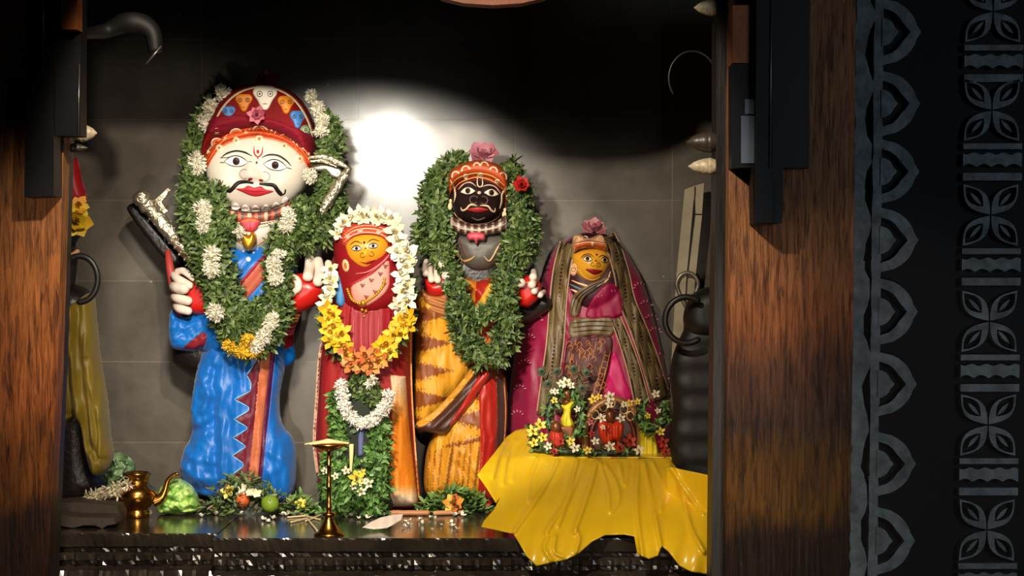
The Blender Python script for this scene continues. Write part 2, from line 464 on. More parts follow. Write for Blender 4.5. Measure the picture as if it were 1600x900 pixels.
# ================================================================== the setting
def wood_mat(name, base, dark, shade_bands):
    m=bpy.data.materials.new(name); m.use_nodes=True; nt=m.node_tree; N=nt.nodes; L=nt.links; b=N['Principled BSDF']
    tc=N.new('ShaderNodeTexCoord'); mp=N.new('ShaderNodeMapping'); mp.inputs['Scale'].default_value=(1,1,0.09)
    L.new(tc.outputs['Object'],mp.inputs[0])
    n1=N.new('ShaderNodeTexNoise'); n1.inputs['Scale'].default_value=85; n1.inputs['Detail'].default_value=8; n1.inputs['Roughness'].default_value=0.65; n1.inputs['Distortion'].default_value=0.6
    L.new(mp.outputs[0],n1.inputs[0])
    cr=N.new('ShaderNodeValToRGB'); cr.color_ramp.elements[0].position=0.36; cr.color_ramp.elements[0].color=(*lin(dark),1)
    cr.color_ramp.elements[1].position=0.58; cr.color_ramp.elements[1].color=(*lin(base),1)
    L.new(n1.outputs[0],cr.inputs[0])
    # olive bands plus reflection and shade bands painted up the shaft, wavering with noise
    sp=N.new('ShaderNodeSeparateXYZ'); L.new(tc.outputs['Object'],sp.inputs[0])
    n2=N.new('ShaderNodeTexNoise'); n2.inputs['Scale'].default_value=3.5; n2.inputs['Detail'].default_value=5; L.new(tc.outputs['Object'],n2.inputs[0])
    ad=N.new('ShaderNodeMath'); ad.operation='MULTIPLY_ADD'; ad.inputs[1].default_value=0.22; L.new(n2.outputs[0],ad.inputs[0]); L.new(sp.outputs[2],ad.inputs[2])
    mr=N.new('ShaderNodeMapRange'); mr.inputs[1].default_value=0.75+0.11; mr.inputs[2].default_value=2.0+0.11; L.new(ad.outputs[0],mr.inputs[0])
    st=N.new('ShaderNodeValToRGB'); e=st.color_ramp.elements; e[0].position=shade_bands[0][0]; e[0].color=(*lin(shade_bands[0][1]),1)
    e[1].position=shade_bands[-1][0]; e[1].color=(*lin(shade_bands[-1][1]),1)
    for p,c in shade_bands[1:-1]:
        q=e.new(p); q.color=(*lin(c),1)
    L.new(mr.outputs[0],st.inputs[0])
    mx=N.new('ShaderNodeMix'); mx.data_type='RGBA'; mx.blend_type='MULTIPLY'; mx.inputs[0].default_value=1
    L.new(cr.outputs[0],mx.inputs[6]); L.new(st.outputs[0],mx.inputs[7]); L.new(mx.outputs[2],b.inputs['Base Color'])
    bp=N.new('ShaderNodeBump'); bp.inputs['Strength'].default_value=0.9; bp.inputs['Distance'].default_value=0.012
    L.new(n1.outputs[0],bp.inputs['Height']); L.new(bp.outputs[0],b.inputs['Normal'])
    b.inputs['Roughness'].default_value=0.5; b.inputs['Specular IOR Level'].default_value=0.35
    return m
WHITE=(255,255,255)
WOODR=wood_mat('banded_wood_right',(168,118,78),(84,52,34),[(0.0,(70,60,52)),(0.14,(84,74,60)),(0.21,(170,160,80)),(0.34,(150,140,80)),(0.42,(112,112,124)),(0.56,(150,136,144)),(0.68,(240,200,165)),(0.9,(255,240,220)),(1,(235,225,220))])
WOODL=wood_mat('banded_wood_left',(176,116,64),(84,48,24),[(0.0,(90,80,70)),(0.19,(95,80,70)),(0.24,(190,165,90)),(0.36,(200,170,100)),(0.46,(255,215,180)),(0.8,(255,235,210)),(0.92,(225,215,205)),(1,(215,210,205))])
DARKW=mk('black_painted_wood',(20,15,12),rough=0.5,bump=0.3,bscale=40,stretch=(1,1,0.15))
BLACKM=mk('black_metal',(11,11,14),rough=0.5,metal=0.0,spec=.25,var=0.3)
STONE=mk('black_stone',(44,42,42),rough=0.32,bump=0.5,bscale=26,var=0.4,vscale=14)
GRAN=mk('carved_grey_stone',(92,100,104),rough=0.7,bump=1.0,bscale=38,var=0.5,vscale=22)
RECESS=mk('recess_stone',(9,10,13),rough=0.9,bump=0.4,bscale=30)
PLASTER=mk('dark_plaster',(30,26,24),rough=0.9,bump=0.2)

def wall_mat():
    m=bpy.data.materials.new('granite_tiles'); m.use_nodes=True; nt=m.node_tree; N=nt.nodes; L=nt.links; b=N['Principled BSDF']; b.inputs['Coat Weight'].default_value=0.6; b.inputs['Coat Roughness'].default_value=0.13
    tc=N.new('ShaderNodeTexCoord'); sp=N.new('ShaderNodeSeparateXYZ'); L.new(tc.outputs['Object'],sp.inputs[0])
    cb=N.new('ShaderNodeCombineXYZ'); s=7.26/2800
    def off(sock,o):
        a=N.new('ShaderNodeMath'); a.operation='ADD'; a.inputs[1].default_value=o; L.new(sock,a.inputs[0]); return a.outputs[0]
    L.new(off(sp.outputs[0],10*245*s-(560-800)*s),cb.inputs[0]); L.new(off(sp.outputs[2],20*126*s-(CZ+(450-187)*s)),cb.inputs[1])
    br=N.new('ShaderNodeTexBrick'); br.offset=0; br.inputs['Scale'].default_value=1; br.inputs['Brick Width'].default_value=245*s; br.inputs['Row Height'].default_value=126*s
    br.inputs['Mortar Size'].default_value=0.0022; br.inputs['Mortar Smooth'].default_value=0.3
    br.inputs['Color1'].default_value=(*lin((98,90,80)),1); br.inputs['Color2'].default_value=(*lin((88,81,72)),1); br.inputs['Mortar'].default_value=(*lin((114,105,93)),1)
    L.new(cb.outputs[0],br.inputs[0])
    nz=N.new('ShaderNodeTexNoise'); nz.inputs['Scale'].default_value=4; nz.inputs['Detail'].default_value=9; nz.inputs['Roughness'].default_value=0.65; L.new(tc.outputs['Object'],nz.inputs[0])
    mr=N.new('ShaderNodeMapRange'); mr.inputs[1].default_value=0.3; mr.inputs[2].default_value=0.7; mr.inputs[3].default_value=0.7; mr.inputs[4].default_value=1.25; L.new(nz.outputs[0],mr.inputs[0])
    vm=N.new('ShaderNodeVectorMath'); vm.operation='SCALE'; L.new(br.outputs[0],vm.inputs[0]); L.new(mr.outputs[0],vm.inputs['Scale'])
    # a few chalky specks
    vo=N.new('ShaderNodeTexVoronoi'); vo.inputs['Scale'].default_value=7; L.new(tc.outputs['Object'],vo.inputs[0])
    lt=N.new('ShaderNodeMath'); lt.operation='LESS_THAN'; lt.inputs[1].default_value=0.035; L.new(vo.outputs['Distance'],lt.inputs[0])
    mx=N.new('ShaderNodeMix'); mx.data_type='RGBA'; L.new(lt.outputs[0],mx.inputs[0]); L.new(vm.outputs[0],mx.inputs[6]); mx.inputs[7].default_value=(*lin((150,140,128)),1)
    L.new(mx.outputs[2],b.inputs['Base Color'])
    r2=N.new('ShaderNodeMapRange'); r2.inputs[1].default_value=0.3; r2.inputs[2].default_value=0.7; r2.inputs[3].default_value=0.26; r2.inputs[4].default_value=0.4; L.new(nz.outputs[0],r2.inputs[0]); L.new(r2.outputs[0],b.inputs['Roughness'])
    bp=N.new('ShaderNodeBump'); bp.inputs['Strength'].default_value=0.15; bp.inputs['Distance'].default_value=0.004; L.new(br.outputs['Fac'],bp.inputs['Height']); bp.invert=True; L.new(bp.outputs[0],b.inputs['Normal'])
    return m
def box(name,lo,hi,m,kind='structure',bev=0.0,parent=None):
    mb=MB(); mb.box(lo,hi,bev=bev); mats=m; o=mb.build(name,m,parent,smooth=False)
    if kind and parent is None: o['kind']=kind
    return o
mb=MB(); mb.box((-2.6,0.26,0),(2.6,0.62,3.4)); w=mb.build('wall_back',wall_mat(),smooth=False); w['kind']='structure'
# the tile pattern is laid out in world metres
w.data.transform(Matrix.Translation(w.location)); w.location=(0,0,0)
box('wall_left',(-2.72,-1.1,0),(-2.6,0.62,3.4),PLASTER)
box('wall_right',(2.6,-1.1,0),(2.72,0.62,3.4),PLASTER)
box('ceiling',(-4,-3.2,3.4),(4,0.7,3.5),PLASTER)
box('floor',(-4.5,-8,-0.1),(4.5,0.7,0.0),STONE)
box('trim_1',(-1.75,-1.22,CZ+0.962),(0.9,-1.08,3.4),DARKW)          # lintel over the opening
# stone platform in two blocks with moulded fronts
def prof_block(name, x0, x1, yf, mat):
    """platform block: moulded front profile swept along x, with carved notches"""
    prof=[(0,0),(-0.0,-0.006),(0.004,-0.045),(0.03,-0.055),(0.03,-0.066),(0.012,-0.075),(0.012,-0.092),(0.04,-0.1),(0.04,-0.112),(-0.01,-0.125),(-0.022,-0.145),(-0.01,-0.16),(0.05,-0.17),(0.05,-0.2),(-0.03,-0.215),(-0.03,-0.32),(0.03,-0.33),(0.03,-0.9)]
    mb=MB(); n=int((x1-x0)/0.012); vs=[]; fs=[]; m=len(prof)
    for i in range(n+1):
        x=x0+(x1-x0)*i/n
        for k,(dy,dz) in enumerate(prof):
            q=0
            if 4<k<9: q=0.008*(1 if math.sin(x*95)>0.2 else -1)
            if 9<=k<=11: q=0.008*math.copysign(1,math.sin(x*38))+0.004*math.sin(x*210)
            q+=R_.uniform(-0.0018,0.0018)
            vs.append(Vector((x,yf+dy+q,PLAT+dz+(R_.uniform(-0.0012,0.0012) if k else 0))))
        vs.append(Vector((x,0.26,0.0))); vs.append(Vector((x,0.26,PLAT)))
    M_=m+2
    for i in range(n):
        for k in range(M_):
            a=i*M_+k; b=i*M_+(k+1)%M_; fs.append((a,b,b+M_,a+M_))
    fs.append(tuple(range(M_))); fs.append(tuple(n*M_+k for k in range(M_))[::-1])
    mb.add(vs,fs); o=mb.build(name,mat,smooth=False,recalc=True); o['kind']='structure'; return o
PLATM=mk('polished_black_stone',(58,50,42),rough=0.17,bump=0.12,bscale=14,var=0.5,vscale=9,coat=0.35)
prof_block('trim_2',-2.6,-1.005,-0.885,PLATM)
prof_block('trim_3',-1.0,2.6,-1.0,PLATM)

def slab(name,P,y0,y1,m,kind='structure'):
    mb=MB(); mb.extr(P,y0,y1); o=mb.build(name,m,None,smooth=False,recalc=True); o['kind']=kind; return o
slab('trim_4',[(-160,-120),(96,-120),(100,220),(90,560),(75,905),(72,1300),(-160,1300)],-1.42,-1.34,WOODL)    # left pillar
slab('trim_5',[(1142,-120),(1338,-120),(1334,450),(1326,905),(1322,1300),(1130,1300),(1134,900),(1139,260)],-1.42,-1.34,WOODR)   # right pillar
slab('trim_6',[(1112,-120),(1150,-120),(1147,260),(1142,900),(1140,1300),(1102,1300),(1104,900),(1108,500),(1112,240)],-1.2,-1.335,DARKW)
slab('trim_7',[(88,-120),(128,-120),(122,60),(116,220),(106,560),(92,905),(86,1300),(64,1300),(66,905),(80,560),(92,220)],-1.2,-1.335,DARKW)
# carved stone jamb to the right
slab('trim_8',[(1330,-120),(1760,-120),(1740,1300),(1318,1300)],-1.30,-1.12,RECESS)
def jx(py): return -(py-0)*0.012
mbj=MB()
def jpoly(pts,y0=-1.335,y1=-1.29):
    mbj.extr([(x+jx(y),y) for x,y in pts],y0,y1)
jit=lambda a: R_.uniform(-a,a)
# rough edge strip, flat strip
seg=[(-40+i*14) for i in range(72)]
for a,b in zip(seg[::8],seg[8::8]+[960]):
    ys=[a+(b-a)*k/8 for k in range(9)]
    jpoly([(1338+jit(2),y) for y in ys]+[(1360+6*math.sin(y/17.0)+jit(2),y) for y in ys[::-1]],-1.345)
    jpoly([(1367+jit(1),y) for y in ys]+[(1381+jit(1),y) for y in ys[::-1]],-1.34)
for k,cy in enumerate([-62,50,162,268,375,487,600,725,845,960]):
    h=52+jit(2); w_=54
    out=[]; inn=[]
    for t in np.linspace(-1,1,19):
        x=1380+w_*(1-abs(t)**2.2)**0.62; y=cy+t*h
        out.append((x+(6*max(0,1-abs(t)*5)),y))
    for t in np.linspace(-1,1,15):
        x=1380+(w_-20)*(1-abs(t)**2.0)**0.6+9*max(0,1-abs(t)*2.6); y=cy+t*(h-15)
        inn.append((x,y))
    jpoly([(1378,cy-h)]+out[1:-1]+[(1378,cy+h),(1378,cy+h-14)]+inn[::-1]+[(1378,cy-h+14)])
    jpoly([(1379,cy-22)]+[(1379+21*(1-abs(t)**2)**0.5+5*max(0,1-abs(t)*3),cy+t*22) for t in np.linspace(-.96,.96,13)]+[(1379,cy+22)],-1.345)
# floral band
for cy in [-148,18,172,336,502,664,828,990]:
    cx=1552
    for sx in (-1,1):
        for sy in (-1,1):
            o=[];inn=[]
            for t in np.linspace(0,1,9):
                o.append((cx+sx*(1+42*t-13*math.sin(PI*t)),cy+sy*(1+47*t+10*math.sin(PI*t)*0.9)))
            for t in np.linspace(1,0,9):
                o.append((cx+sx*(1+42*t+13*math.sin(PI*t)),cy+sy*(1+47*t-10*math.sin(PI*t))))
            ax=lambda t,s_: (cx+sx*(12+28*t+s_*9*math.sin(PI*t)),cy+sy*(13+31*t-s_*7*math.sin(PI*t)))
            inn=[ax(t,-1) for t in np.linspace(0,1,7)]+[ax(t,1) for t in np.linspace(1,0,7)[1:-1]]
            # petal rim as two halves around the hollow
            h1=o[:9]+[ax(t,-1) for t in np.linspace(1,0,7)]
            h2=o[9:]+[ax(t,1) for t in np.linspace(0,1,7)]
            jpoly(h1,-1.332); jpoly(h2,-1.332)
            jpoly([ax(t,0) if False else (cx+sx*(14+18*t-2.2*math.sin(PI*t)),cy+sy*(15+20*t+2.2*math.sin(PI*t))) for t in np.linspace(0,1,5)]+[(cx+sx*(14+18*t+2.2*math.sin(PI*t)),cy+sy*(15+20*t-2.2*math.sin(PI*t))) for t in np.linspace(1,0,5)],-1.326)
    jpoly([(cx-44,cy+52),(cx+48,cy+52),(cx+48,cy+61),(cx-44,cy+61)],-1.332)
    top=[(cx-44+i*92/46,cy+68+1.6*math.sin(i*.55)) for i in range(47)]; bot=[(x,cy+89-5*abs(math.sin((x-cx)*.135))) for x,y in top[::-1]]
    jpoly(top+bot,-1.332)
    jpoly([(cx-44,cy+98),(cx+48,cy+98),(cx+48,cy+110),(cx-44,cy+110)],-1.332)
t=mbj.build('trim_9',GRAN,smooth=False,recalc=True); t['kind']='structure'

# ---- things fixed on the pillars
def fixed(name,label,cat,group=None,loc=None): return thing(name,loc,label,cat,group)
CLEAN=mk('grey_plate',(88,98,112),rough=0.5); ORANGEW=mk('orange_wood',(170,92,40),rough=0.55,bump=0.3,bscale=50)
LIGHTEDGE=mk('bare_steel',(150,150,150),rough=0.35,metal=0.8)
t=fixed('gate_latch','long black metal latch housing on the left wooden pillar','latch',loc=W(95,308,-1.46))
mb=MB(); mb.extr([(64,-60),(126,-60),(126,212),(62,212)],-1.5,-1.42); mb.build('housing',BLACKM,t,smooth=False,recalc=True)
mb=MB(); mb.extr([(40,112),(84,112),(84,306),(38,308)],-1.52,-1.42); mb.build('bolt_plate',BLACKM,t,smooth=False,recalc=True)
mb=MB(); mb.tube([W(68,-60,-1.51),W(67,112,-1.51)],0.004); mb.build('rod',LIGHTEDGE,t)
mb=MB(); mb.tube([W(124,100,-1.505),W(122,212,-1.505)],0.0015); mb.build('edge_strip',LIGHTEDGE,t)
mb=MB(); mb.extr([(94,-60),(122,-60),(121,46),(96,45)],-1.56,-1.5); mb.build('wooden_block',ORANGEW,t,smooth=False,recalc=True)
t=fixed('gate_latch','black metal latch housing with two grey plates on the right wooden pillar','latch',loc=W(1190,350,-1.46))
mb=MB(); mb.extr([(1143,100),(1186,100),(1186,262),(1143,262)],-1.5,-1.42); mb.build('housing',BLACKM,t,smooth=False,recalc=True)
mb=MB(); mb.extr([(1182,-60),(1208,-60),(1206,348),(1180,348)],-1.54,-1.42); mb.build('sliding_bar',BLACKM,t,smooth=False,recalc=True)
mb=MB(); mb.extr([(1176,262),(1224,262),(1222,348),(1178,350)],-1.52,-1.42); mb.build('bolt_plate',BLACKM,t,smooth=False,recalc=True)
mb=MB(); mb.extr([(1208,-60),(1266,-60),(1264,262),(1207,262)],-1.47,-1.42); mb.build('shade_panel',BLACKM,t,smooth=False,recalc=True)  # black sheet standing in for the darkness beside the latch
mb=MB(); mb.extr([(1164,155),(1178,155),(1178,178),(1164,178)],-1.505,-1.5); mb.build('label_plate',CLEAN,t,smooth=False,recalc=True)
mb=MB(); mb.extr([(1158,181),(1182,181),(1182,255),(1158,255)],-1.505,-1.5); mb.build('label_plate',CLEAN,t,smooth=False,recalc=True)
mb=MB(); mb.tube([W(1206,-40,-1.545),W(1203,262,-1.545)],0.0022); mb.build('rod',LIGHTEDGE,t)
mb=MB(); mb.tube([W(1183,276,-1.525),W(1182,345,-1.525)],0.0016); mb.build('edge_strip',LIGHTEDGE,t)
mb=MB(); mb.extr([(1145,8),(1182,8),(1182,99),(1145,98)],-1.5,-1.42); mb.build('wooden_block',ORANGEW,t,smooth=False,recalc=True)
# lotus bud finials: nubs that point into the opening
BUDC=mk('cream_painted_bud',(196,180,150),rough=0.45,var=0.4,vscale=60); BUDD=mk('dark_wood_bud',(62,52,44),rough=0.4)
def bud(x0,x1,py,h,m,label,y=-1.3,cat='finial'):
    s=(7+y)/2800; L_=abs(x1-x0)*s; r=h*s/2; d=1 if x1>x0 else -1
    rot=Matrix.Rotation(d*PI/2,3,'Y'); prof=[(r*0.75,-0.015),(r*0.8,0),(r,0.18*L_),(r*0.98,0.25*L_),(r*0.93,0.27*L_),(r*0.96,0.3*L_),(r*0.86,0.5*L_),(r*0.78,0.53*L_),(r*0.79,0.57*L_),(r*0.5,0.8*L_),(r*0.2,0.92*L_),(r*0.12,0.97*L_),(r*0.02,L_)]
    mb=MB(); mb.lathe(prof,W(x0,py,y),n=20,rot=rot)
    o=mb.build('bud_finial',m); tag(o,label,cat,'bud finials on the door posts'); return o
bud(122,152,208,28,BUDC,'pale bud finial beside the left pillar latch')
bud(108,138,231,14,BUDD,'small dark bud finial under the pale one on the left post')
bud(1120,1084,12,26,BUDC,'cream bud finial at the very top of the right post')
bud(1118,1072,222,34,BUDD,'dark brown bud finial on the right post above a cream one')
bud(1118,1075,260,27,BUDC,'cream bud finial just below the dark one on the right post')
def arc(name,label,cx,cy,r,ry,a0,a1,tr,y,m,cat='ring',group=None,flat=1,rr=None):
    P=[W(cx+r*math.cos(math.radians(a)),cy+ry*math.sin(math.radians(a)),y) for a in np.linspace(a0,a1,30)]
    mb=MB(); mb.tube(P,rr or tr,n=12,round_ends=True); o=mb.build(name,m); return tag(o,label,cat,group)
IRON=mk('dark_bronze',(34,31,29),rough=0.4,metal=0.3)
arc('metal_hoop','thick dark metal hoop beside the left post above the yellow drape',124,436,29,36,-200,90,0.010,-1.15,IRON,'hoop')
arc('metal_hoop','thin dark hoop in the unlit upper right of the recess',1082,122,37,42,-215,20,0.0035,-1.15,IRON,'hoop')
arc('metal_hoop','dark hoop against the black stone figure at right',1073,500,34,36,60,300,0.011,-0.66,IRON,'hoop')
t=fixed('horn_trumpet','dim curved horn in the black upper left of the recess','horn',loc=W(190,100,-0.9))
mb=MB(); P=spline([(104,56,-1.19),(130,52,-1.1),(165,48,-1.0),(205,34,-1.0),(236,48,-1.0),(243,82,-1.0)],6)
mb.tube([W(*p) for p in P],[0.02,0.02,0.028,0.04,0.03,0.022]); mb.build('horn_body',mk('blackened_horn',(20,18,18),rough=.6),t)
mb=MB(); mb.tube([W(228,100,-1.03),W(252,72,-1.03)],0.003); mb.build('rim',LIGHTEDGE,t)
# wooden ornament hanging below the lintel: its rounded bottom edge only
mb=MB(); mb.extr([(640,-90),(900,-90),(880,-20),(850,-3),(815,5),(770,8),(725,5),(690,-3),(662,-20)],-1.3,-1.23); o=mb.build('hanging_board',mk('brown_orange_board',(116,58,26),rough=.6,bump=.3),smooth=False,recalc=True)
tag(o,'orange brown wooden board with a rounded lower edge at the top centre','board')
# right recess: pale boards, loop, stone figure
PALE=mk('pale_painted_board',(176,164,136),rough=0.5,var=0.2)
t=fixed('leaning_board','pale cream boards leaning by the wall behind the right post','board',loc=W(1080,780,0.12))
mb=MB(); mb.extr([(1070,296),(1085,290),(1085,300),(1072,440),(1056,440)],0.12,0.15); mb.extr([(1056,440),(1072,440),(1055,766),(1038,766)],0.12,0.15); mb.build('board_front',PALE,t,smooth=False,recalc=True)
mb=MB(); mb.extr([(1086,290),(1100,286),(1097,334),(1087,334)],0.14,0.17); mb.extr([(1087,336),(1097,336),(1086,440),(1074,440)],0.14,0.17); mb.extr([(1074,440),(1086,440),(1070,766),(1057,766)],0.14,0.17); mb.build('board_back',PALE,t,smooth=False,recalc=True)
mb=MB(); 
P=[W(1074+ (17-3*(a>0)*0)*math.cos(a)*(1 if math.sin(a)<0 else 1-0.55*math.sin(a)),446+ (20 if math.sin(a)<0 else 34)*math.sin(a),0.108) for a in np.linspace(0,2*PI,30)]
mb.tube(P,0.008,cap=False); o=mb.build('metal_loop',mk('dull_silver',(150,142,128),rough=0.35,metal=0.6)); tag(o,'dull silver teardrop loop beside the right post','loop')
BLK=mk('oiled_black_stone',(15,13,12),rough=0.55,bump=0.2,bscale=20)
t=fixed('guardian_statue','black stone guardian figure half hidden behind the right post','statue',loc=W(1090,813,-0.55))
puff('body',[(1066,520),(1080,500),(1120,498),(1150,520),(1150,700),(1140,823),(1075,824),(1062,780),(1050,722),(1046,680),(1052,640),(1048,600),(1050,560)],-0.55,30,.05,.1,BLK,t,res=5,disp=lambda P:0.003*np.sin(P[:,1]*0.17))
puff('head',[(1072,475),(1085,457),(1110,448),(1140,455),(1150,490),(1130,525),(1085,528),(1068,505)],-0.55,26,.08,.08,BLK,t,res=5)
# ================================================================== statue 1: large blue-clad deity
SKIN=(232,222,208); BLK_=(24,16,16); REDP=(178,26,20); ORG=(206,88,32); CRM=(240,214,176); GOLD=(206,146,40); MAG=(150,22,48)
BLUE=mk('blue_satin',attr=True,rough=0.42,bump=0.7,bscale=13,stretch=(1,1,0.35),sheen=0.15,var=0.15,spec=.4)
BLUEC=(10,104,190)
def satin(n,c,**k): return mk(n,c,**{**dict(rough=0.42,bump=0.6,bscale=14,stretch=(1,1,0.3),sheen=0.1,var=0.12),**k})
s1=thing('deity_statue',W(375,785,0),'large deity statue with white moustached face wearing a blue dhoti and domed crown','statue')
# black stone backing body, seen at the elbow and under the arm
SB=mk('dark_statue_stone',(30,24,24),rough=0.4,bump=0.3)
body=puff('body',[(272,470),(290,440),(350,400),(430,400),(470,470),(462,540),(440,570),(400,600),(330,600),(275,572),(268,545)],0.04,40,.13,.14,SB,s1,res=7)
def f1(P):
    cr=creases([([(343,575),(341,650),(347,760)],-.022,6),([(297,672),(320,668),(344,655)],-.022,6),([(298,636),(318,610),(336,580)],.014,8),([(306,650),(330,628),(341,600)],.010,7),
      ([(290,700),(315,712),(343,716)],.010,6),([(286,722),(312,738),(345,744)],.012,6),([(288,745),(315,758),(345,762)],-.012,5),([(440,668),(456,700),(462,740)],-.016,6),([(425,700),(450,720),(455,760)],.010,6),
      ([(433,545),(437,600),(432,700),(436,770)],.008,5),([(380,560),(379,640),(372,750)],.006,6),([(355,580),(358,660),(356,750)],.008,5),([(320,570),(310,620),(302,660)],.008,5),([(444,600),(441,650),(460,690)],.01,5)])(P)
    w=P[:,0]+9*np.sin(P[:,1]*.03)+5*np.sin(P[:,1]*.071+1); rid=1-np.abs(np.sin(w*.13+.6))
    return cr+wr(P,.05,.018,.012,3,shear=.25)+wr(P,.03,.06,.006,8,shear=-.6)*(P[:,0]<350)+0.005*rid**2*(P[:,0]<372)+0.009*(1-np.abs(np.sin((P[:,1]*.5-P[:,0]*.8)*.085)))**3*(P[:,0]<348)+0.006*rid**2*(P[:,0]>418)
dh=puff('dhoti',[(318,548),(305,590),(300,640),(299,680),(286,706),(283,742),(298,768),(345,778),(400,774),(446,784),(461,762),(463,712),(457,684),(441,662),(437,622),(446,570),(448,520),(400,500),(340,505)],-.03,45,.13,.17,BLUE,s1,res=4,disp=f1,col=lambda x,y:BLUEC)
tu=puff('tunic',[(358,382),(392,374),(428,382),(455,400),(466,430),(452,480),(445,540),(400,575),(330,560),(306,520),(300,470),(310,420)],-.02,45,.17,.12,BLUE,s1,res=5,disp=lambda P:0.004*np.sin(P[:,0]*.25+P[:,1]*.2),col=lambda x,y:BLUEC)
d=Dec([dh,tu])
MAR=(104,22,44)
zz=[(408,556)]
for k,(a,b) in enumerate([(574,590),(606,622),(640,656),(668,684),(696,712),(724,740)]):
    t=k/6; zz+=[(376-7*t+ (2 if k==0 else 0),a+0),(398-10*t,b)] if False else []
pts=[(410,552)]; xs=lambda y: 409-(y-552)*0.098      # left edge of the orange band
for yk,xt in [(586,385),(624,366),(655,365),(684,364),(712,363),(742,362)]:
    pts+=[(xs(yk-14)-12,yk-13),(xt,yk),(xs(yk+14)-12,yk+12)]
pts+=[(xs(757),760)]
d.poly(pts,MAR,.0015,sm=False)
d.poly([(xs(548)-2,548),(xs(548)+14,548),(xs(650)+13,650),(xs(758)+13,758),(xs(758)-3,758),(xs(650)-2,650)],(198,108,72),.002,.001,sm=False)
d.poly([(xs(548)+14,548),(xs(548)+21,548),(xs(650)+20,650),(xs(758)+19,758),(xs(758)+13,758),(xs(650)+13,650)],(86,24,62),.0015,.0008,sm=False)
d.stroke([(xs(y)+22,y) for y in (548,600,660,720,760)],(96,110,190),1.6)
for a,b in zip(pts[1:-2],pts[2:-1]): d.stroke([a,b],(120,190,226),2.2,.0015,.0016)
d.done('woven_border',s1)
d=Dec([tu])
d.poly([(428,396),(418,394),(396,420),(362,462),(380,470),(410,440),(430,415)],(176,84,60),.002)
d.stroke([(420,392),(396,419),(364,458)],MAG,5)
d.ell(388,405,4,4,(200,214,230),lift=.004)
for x,y in ((396,394),(402,388),(380,392)): d.ell(x,y,2,2,(200,214,230))
d.done('sash',s1)
sl=puff('sleeve',[(267,486),(292,494),(330,478),(350,500),(345,530),(318,545),(290,548),(266,538)],-.1,16,.06,.08,BLUE,s1,res=3,col=lambda x,y:BLUEC,disp=lambda P:wr(P,.06,.06,.010,5,shear=1.2))
d=Dec([sl]); d.poly([(286,546),(312,522),(345,500),(348,528),(318,544)],(132,30,40),.003); d.stroke([(284,544),(310,520),(344,497)],(60,150,200),2); d.done('sleeve_border',s1)
# left hand
bar=puff('stone_mace_relief',[(200,324),(212,316),(226,326),(282,392),(288,408),(276,418),(252,400),(206,340)],.03,9,.07,.1,SB,s1,res=3)
d=Dec([bar]); [d.ell(x,y,2,2.6,(150,146,140),lift=.003) for x,y in ((232,345),(248,358),(258,374))]; d.done('rivet_dots',s1)
HR=paint((190,30,24),rough=0.3); HW=paint((226,208,192),rough=0.35)
ph=puff('palm',[(296,436),(312,430),(332,440),(346,462),(344,485),(330,492),(300,490),(286,478),(286,450)],-.16,18,.05,.06,HR,s1,res=3)
mb=MB(); mb.tube([W(262,392,-.1),W(266,420,-.12),W(272,450,-.12),W(280,492,-.1)],[.012,.016,.02,.02]); mb.build('hand_edge',paint((170,60,56)),s1)
for k,(p,r) in enumerate([([(272,430,-.17),(278,436,-.2),(296,446,-.225)],.0165),([(272,448,-.17),(276,449,-.21),(288,451,-.235)],.0225),([(273,464,-.17),(277,466,-.21),(294,470,-.23)],.0185),([(276,478,-.17),(280,482,-.21),(294,486,-.225)],.0175)]):
    mb=MB(); capsule(mb,[(a,b,c) for a,b,c in p],[r*0.9,r,r*0.92]); mb.build('finger',HW,s1)
mb=MB(); capsule(mb,[(300,440,-.2),(312,448,-.23),(306,460,-.235)],[.012,.011,.009]); 
mb=MB(); capsule(mb,[(278,424,-.18),(288,424,-.2),(302,436,-.22)],[.013,.014,.01]); mb.build('thumb',HW,s1)
# right arm and hand
mb=MB(); P=spline([(445,556,-.02,0),(443,532,-.06,0),(446,512,-.09,0),(456,492,-.13,0),(462,482,-.15,0)],1.2)
def armc(q):
    y=q[1]
    if y>536: return BLUEC
    if y>517: return (124,20,26)
    if y<497: return (206,150,60) if int((y-480)/2.4)%2 else (120,30,30)
    return (214,96,120) if int((y-497)/3)%2 else (160,30,50)
mb.tube([W(*q[:3]) for q in P],[.042,.04,.035,.03],0,[lin(armc(q)) for q in P],n=20,round_ends=True); mb.build('forearm',mk('painted_arm',attr=True,rough=0.35,var=.05),s1)
rp=puff('palm',[(450,436),(462,428),(490,428),(512,446),(508,462),(492,478),(470,488),(454,486),(448,466)],-.17,24,.07,.06,HR,s1,res=3)
for p,r in [([(484,404,-.16),(483,420,-.2),(481,432,-.245)],.0205),([(497,408,-.16),(499,424,-.2),(497,440,-.245)],.0205),([(513,412,-.16),(515,428,-.2),(511,440,-.235)],.0165),([(524,424,-.14),(524,434,-.17),(520,446,-.2)],.013)]:
    mb=MB(); capsule(mb,p,[r*.9,r*.92,r]); mb.build('finger',HW,s1)
mb=MB(); capsule(mb,[(452,430,-.2),(464,438,-.24),(466,450,-.25),(457,458,-.24)],[.013,.015,.015,.011]); mb.build('thumb',HW,s1)
d=Dec([rp]); d.stroke([(472,446),(470,432),(480,421),(490,432)],(90,14,12),1.3)if False else None
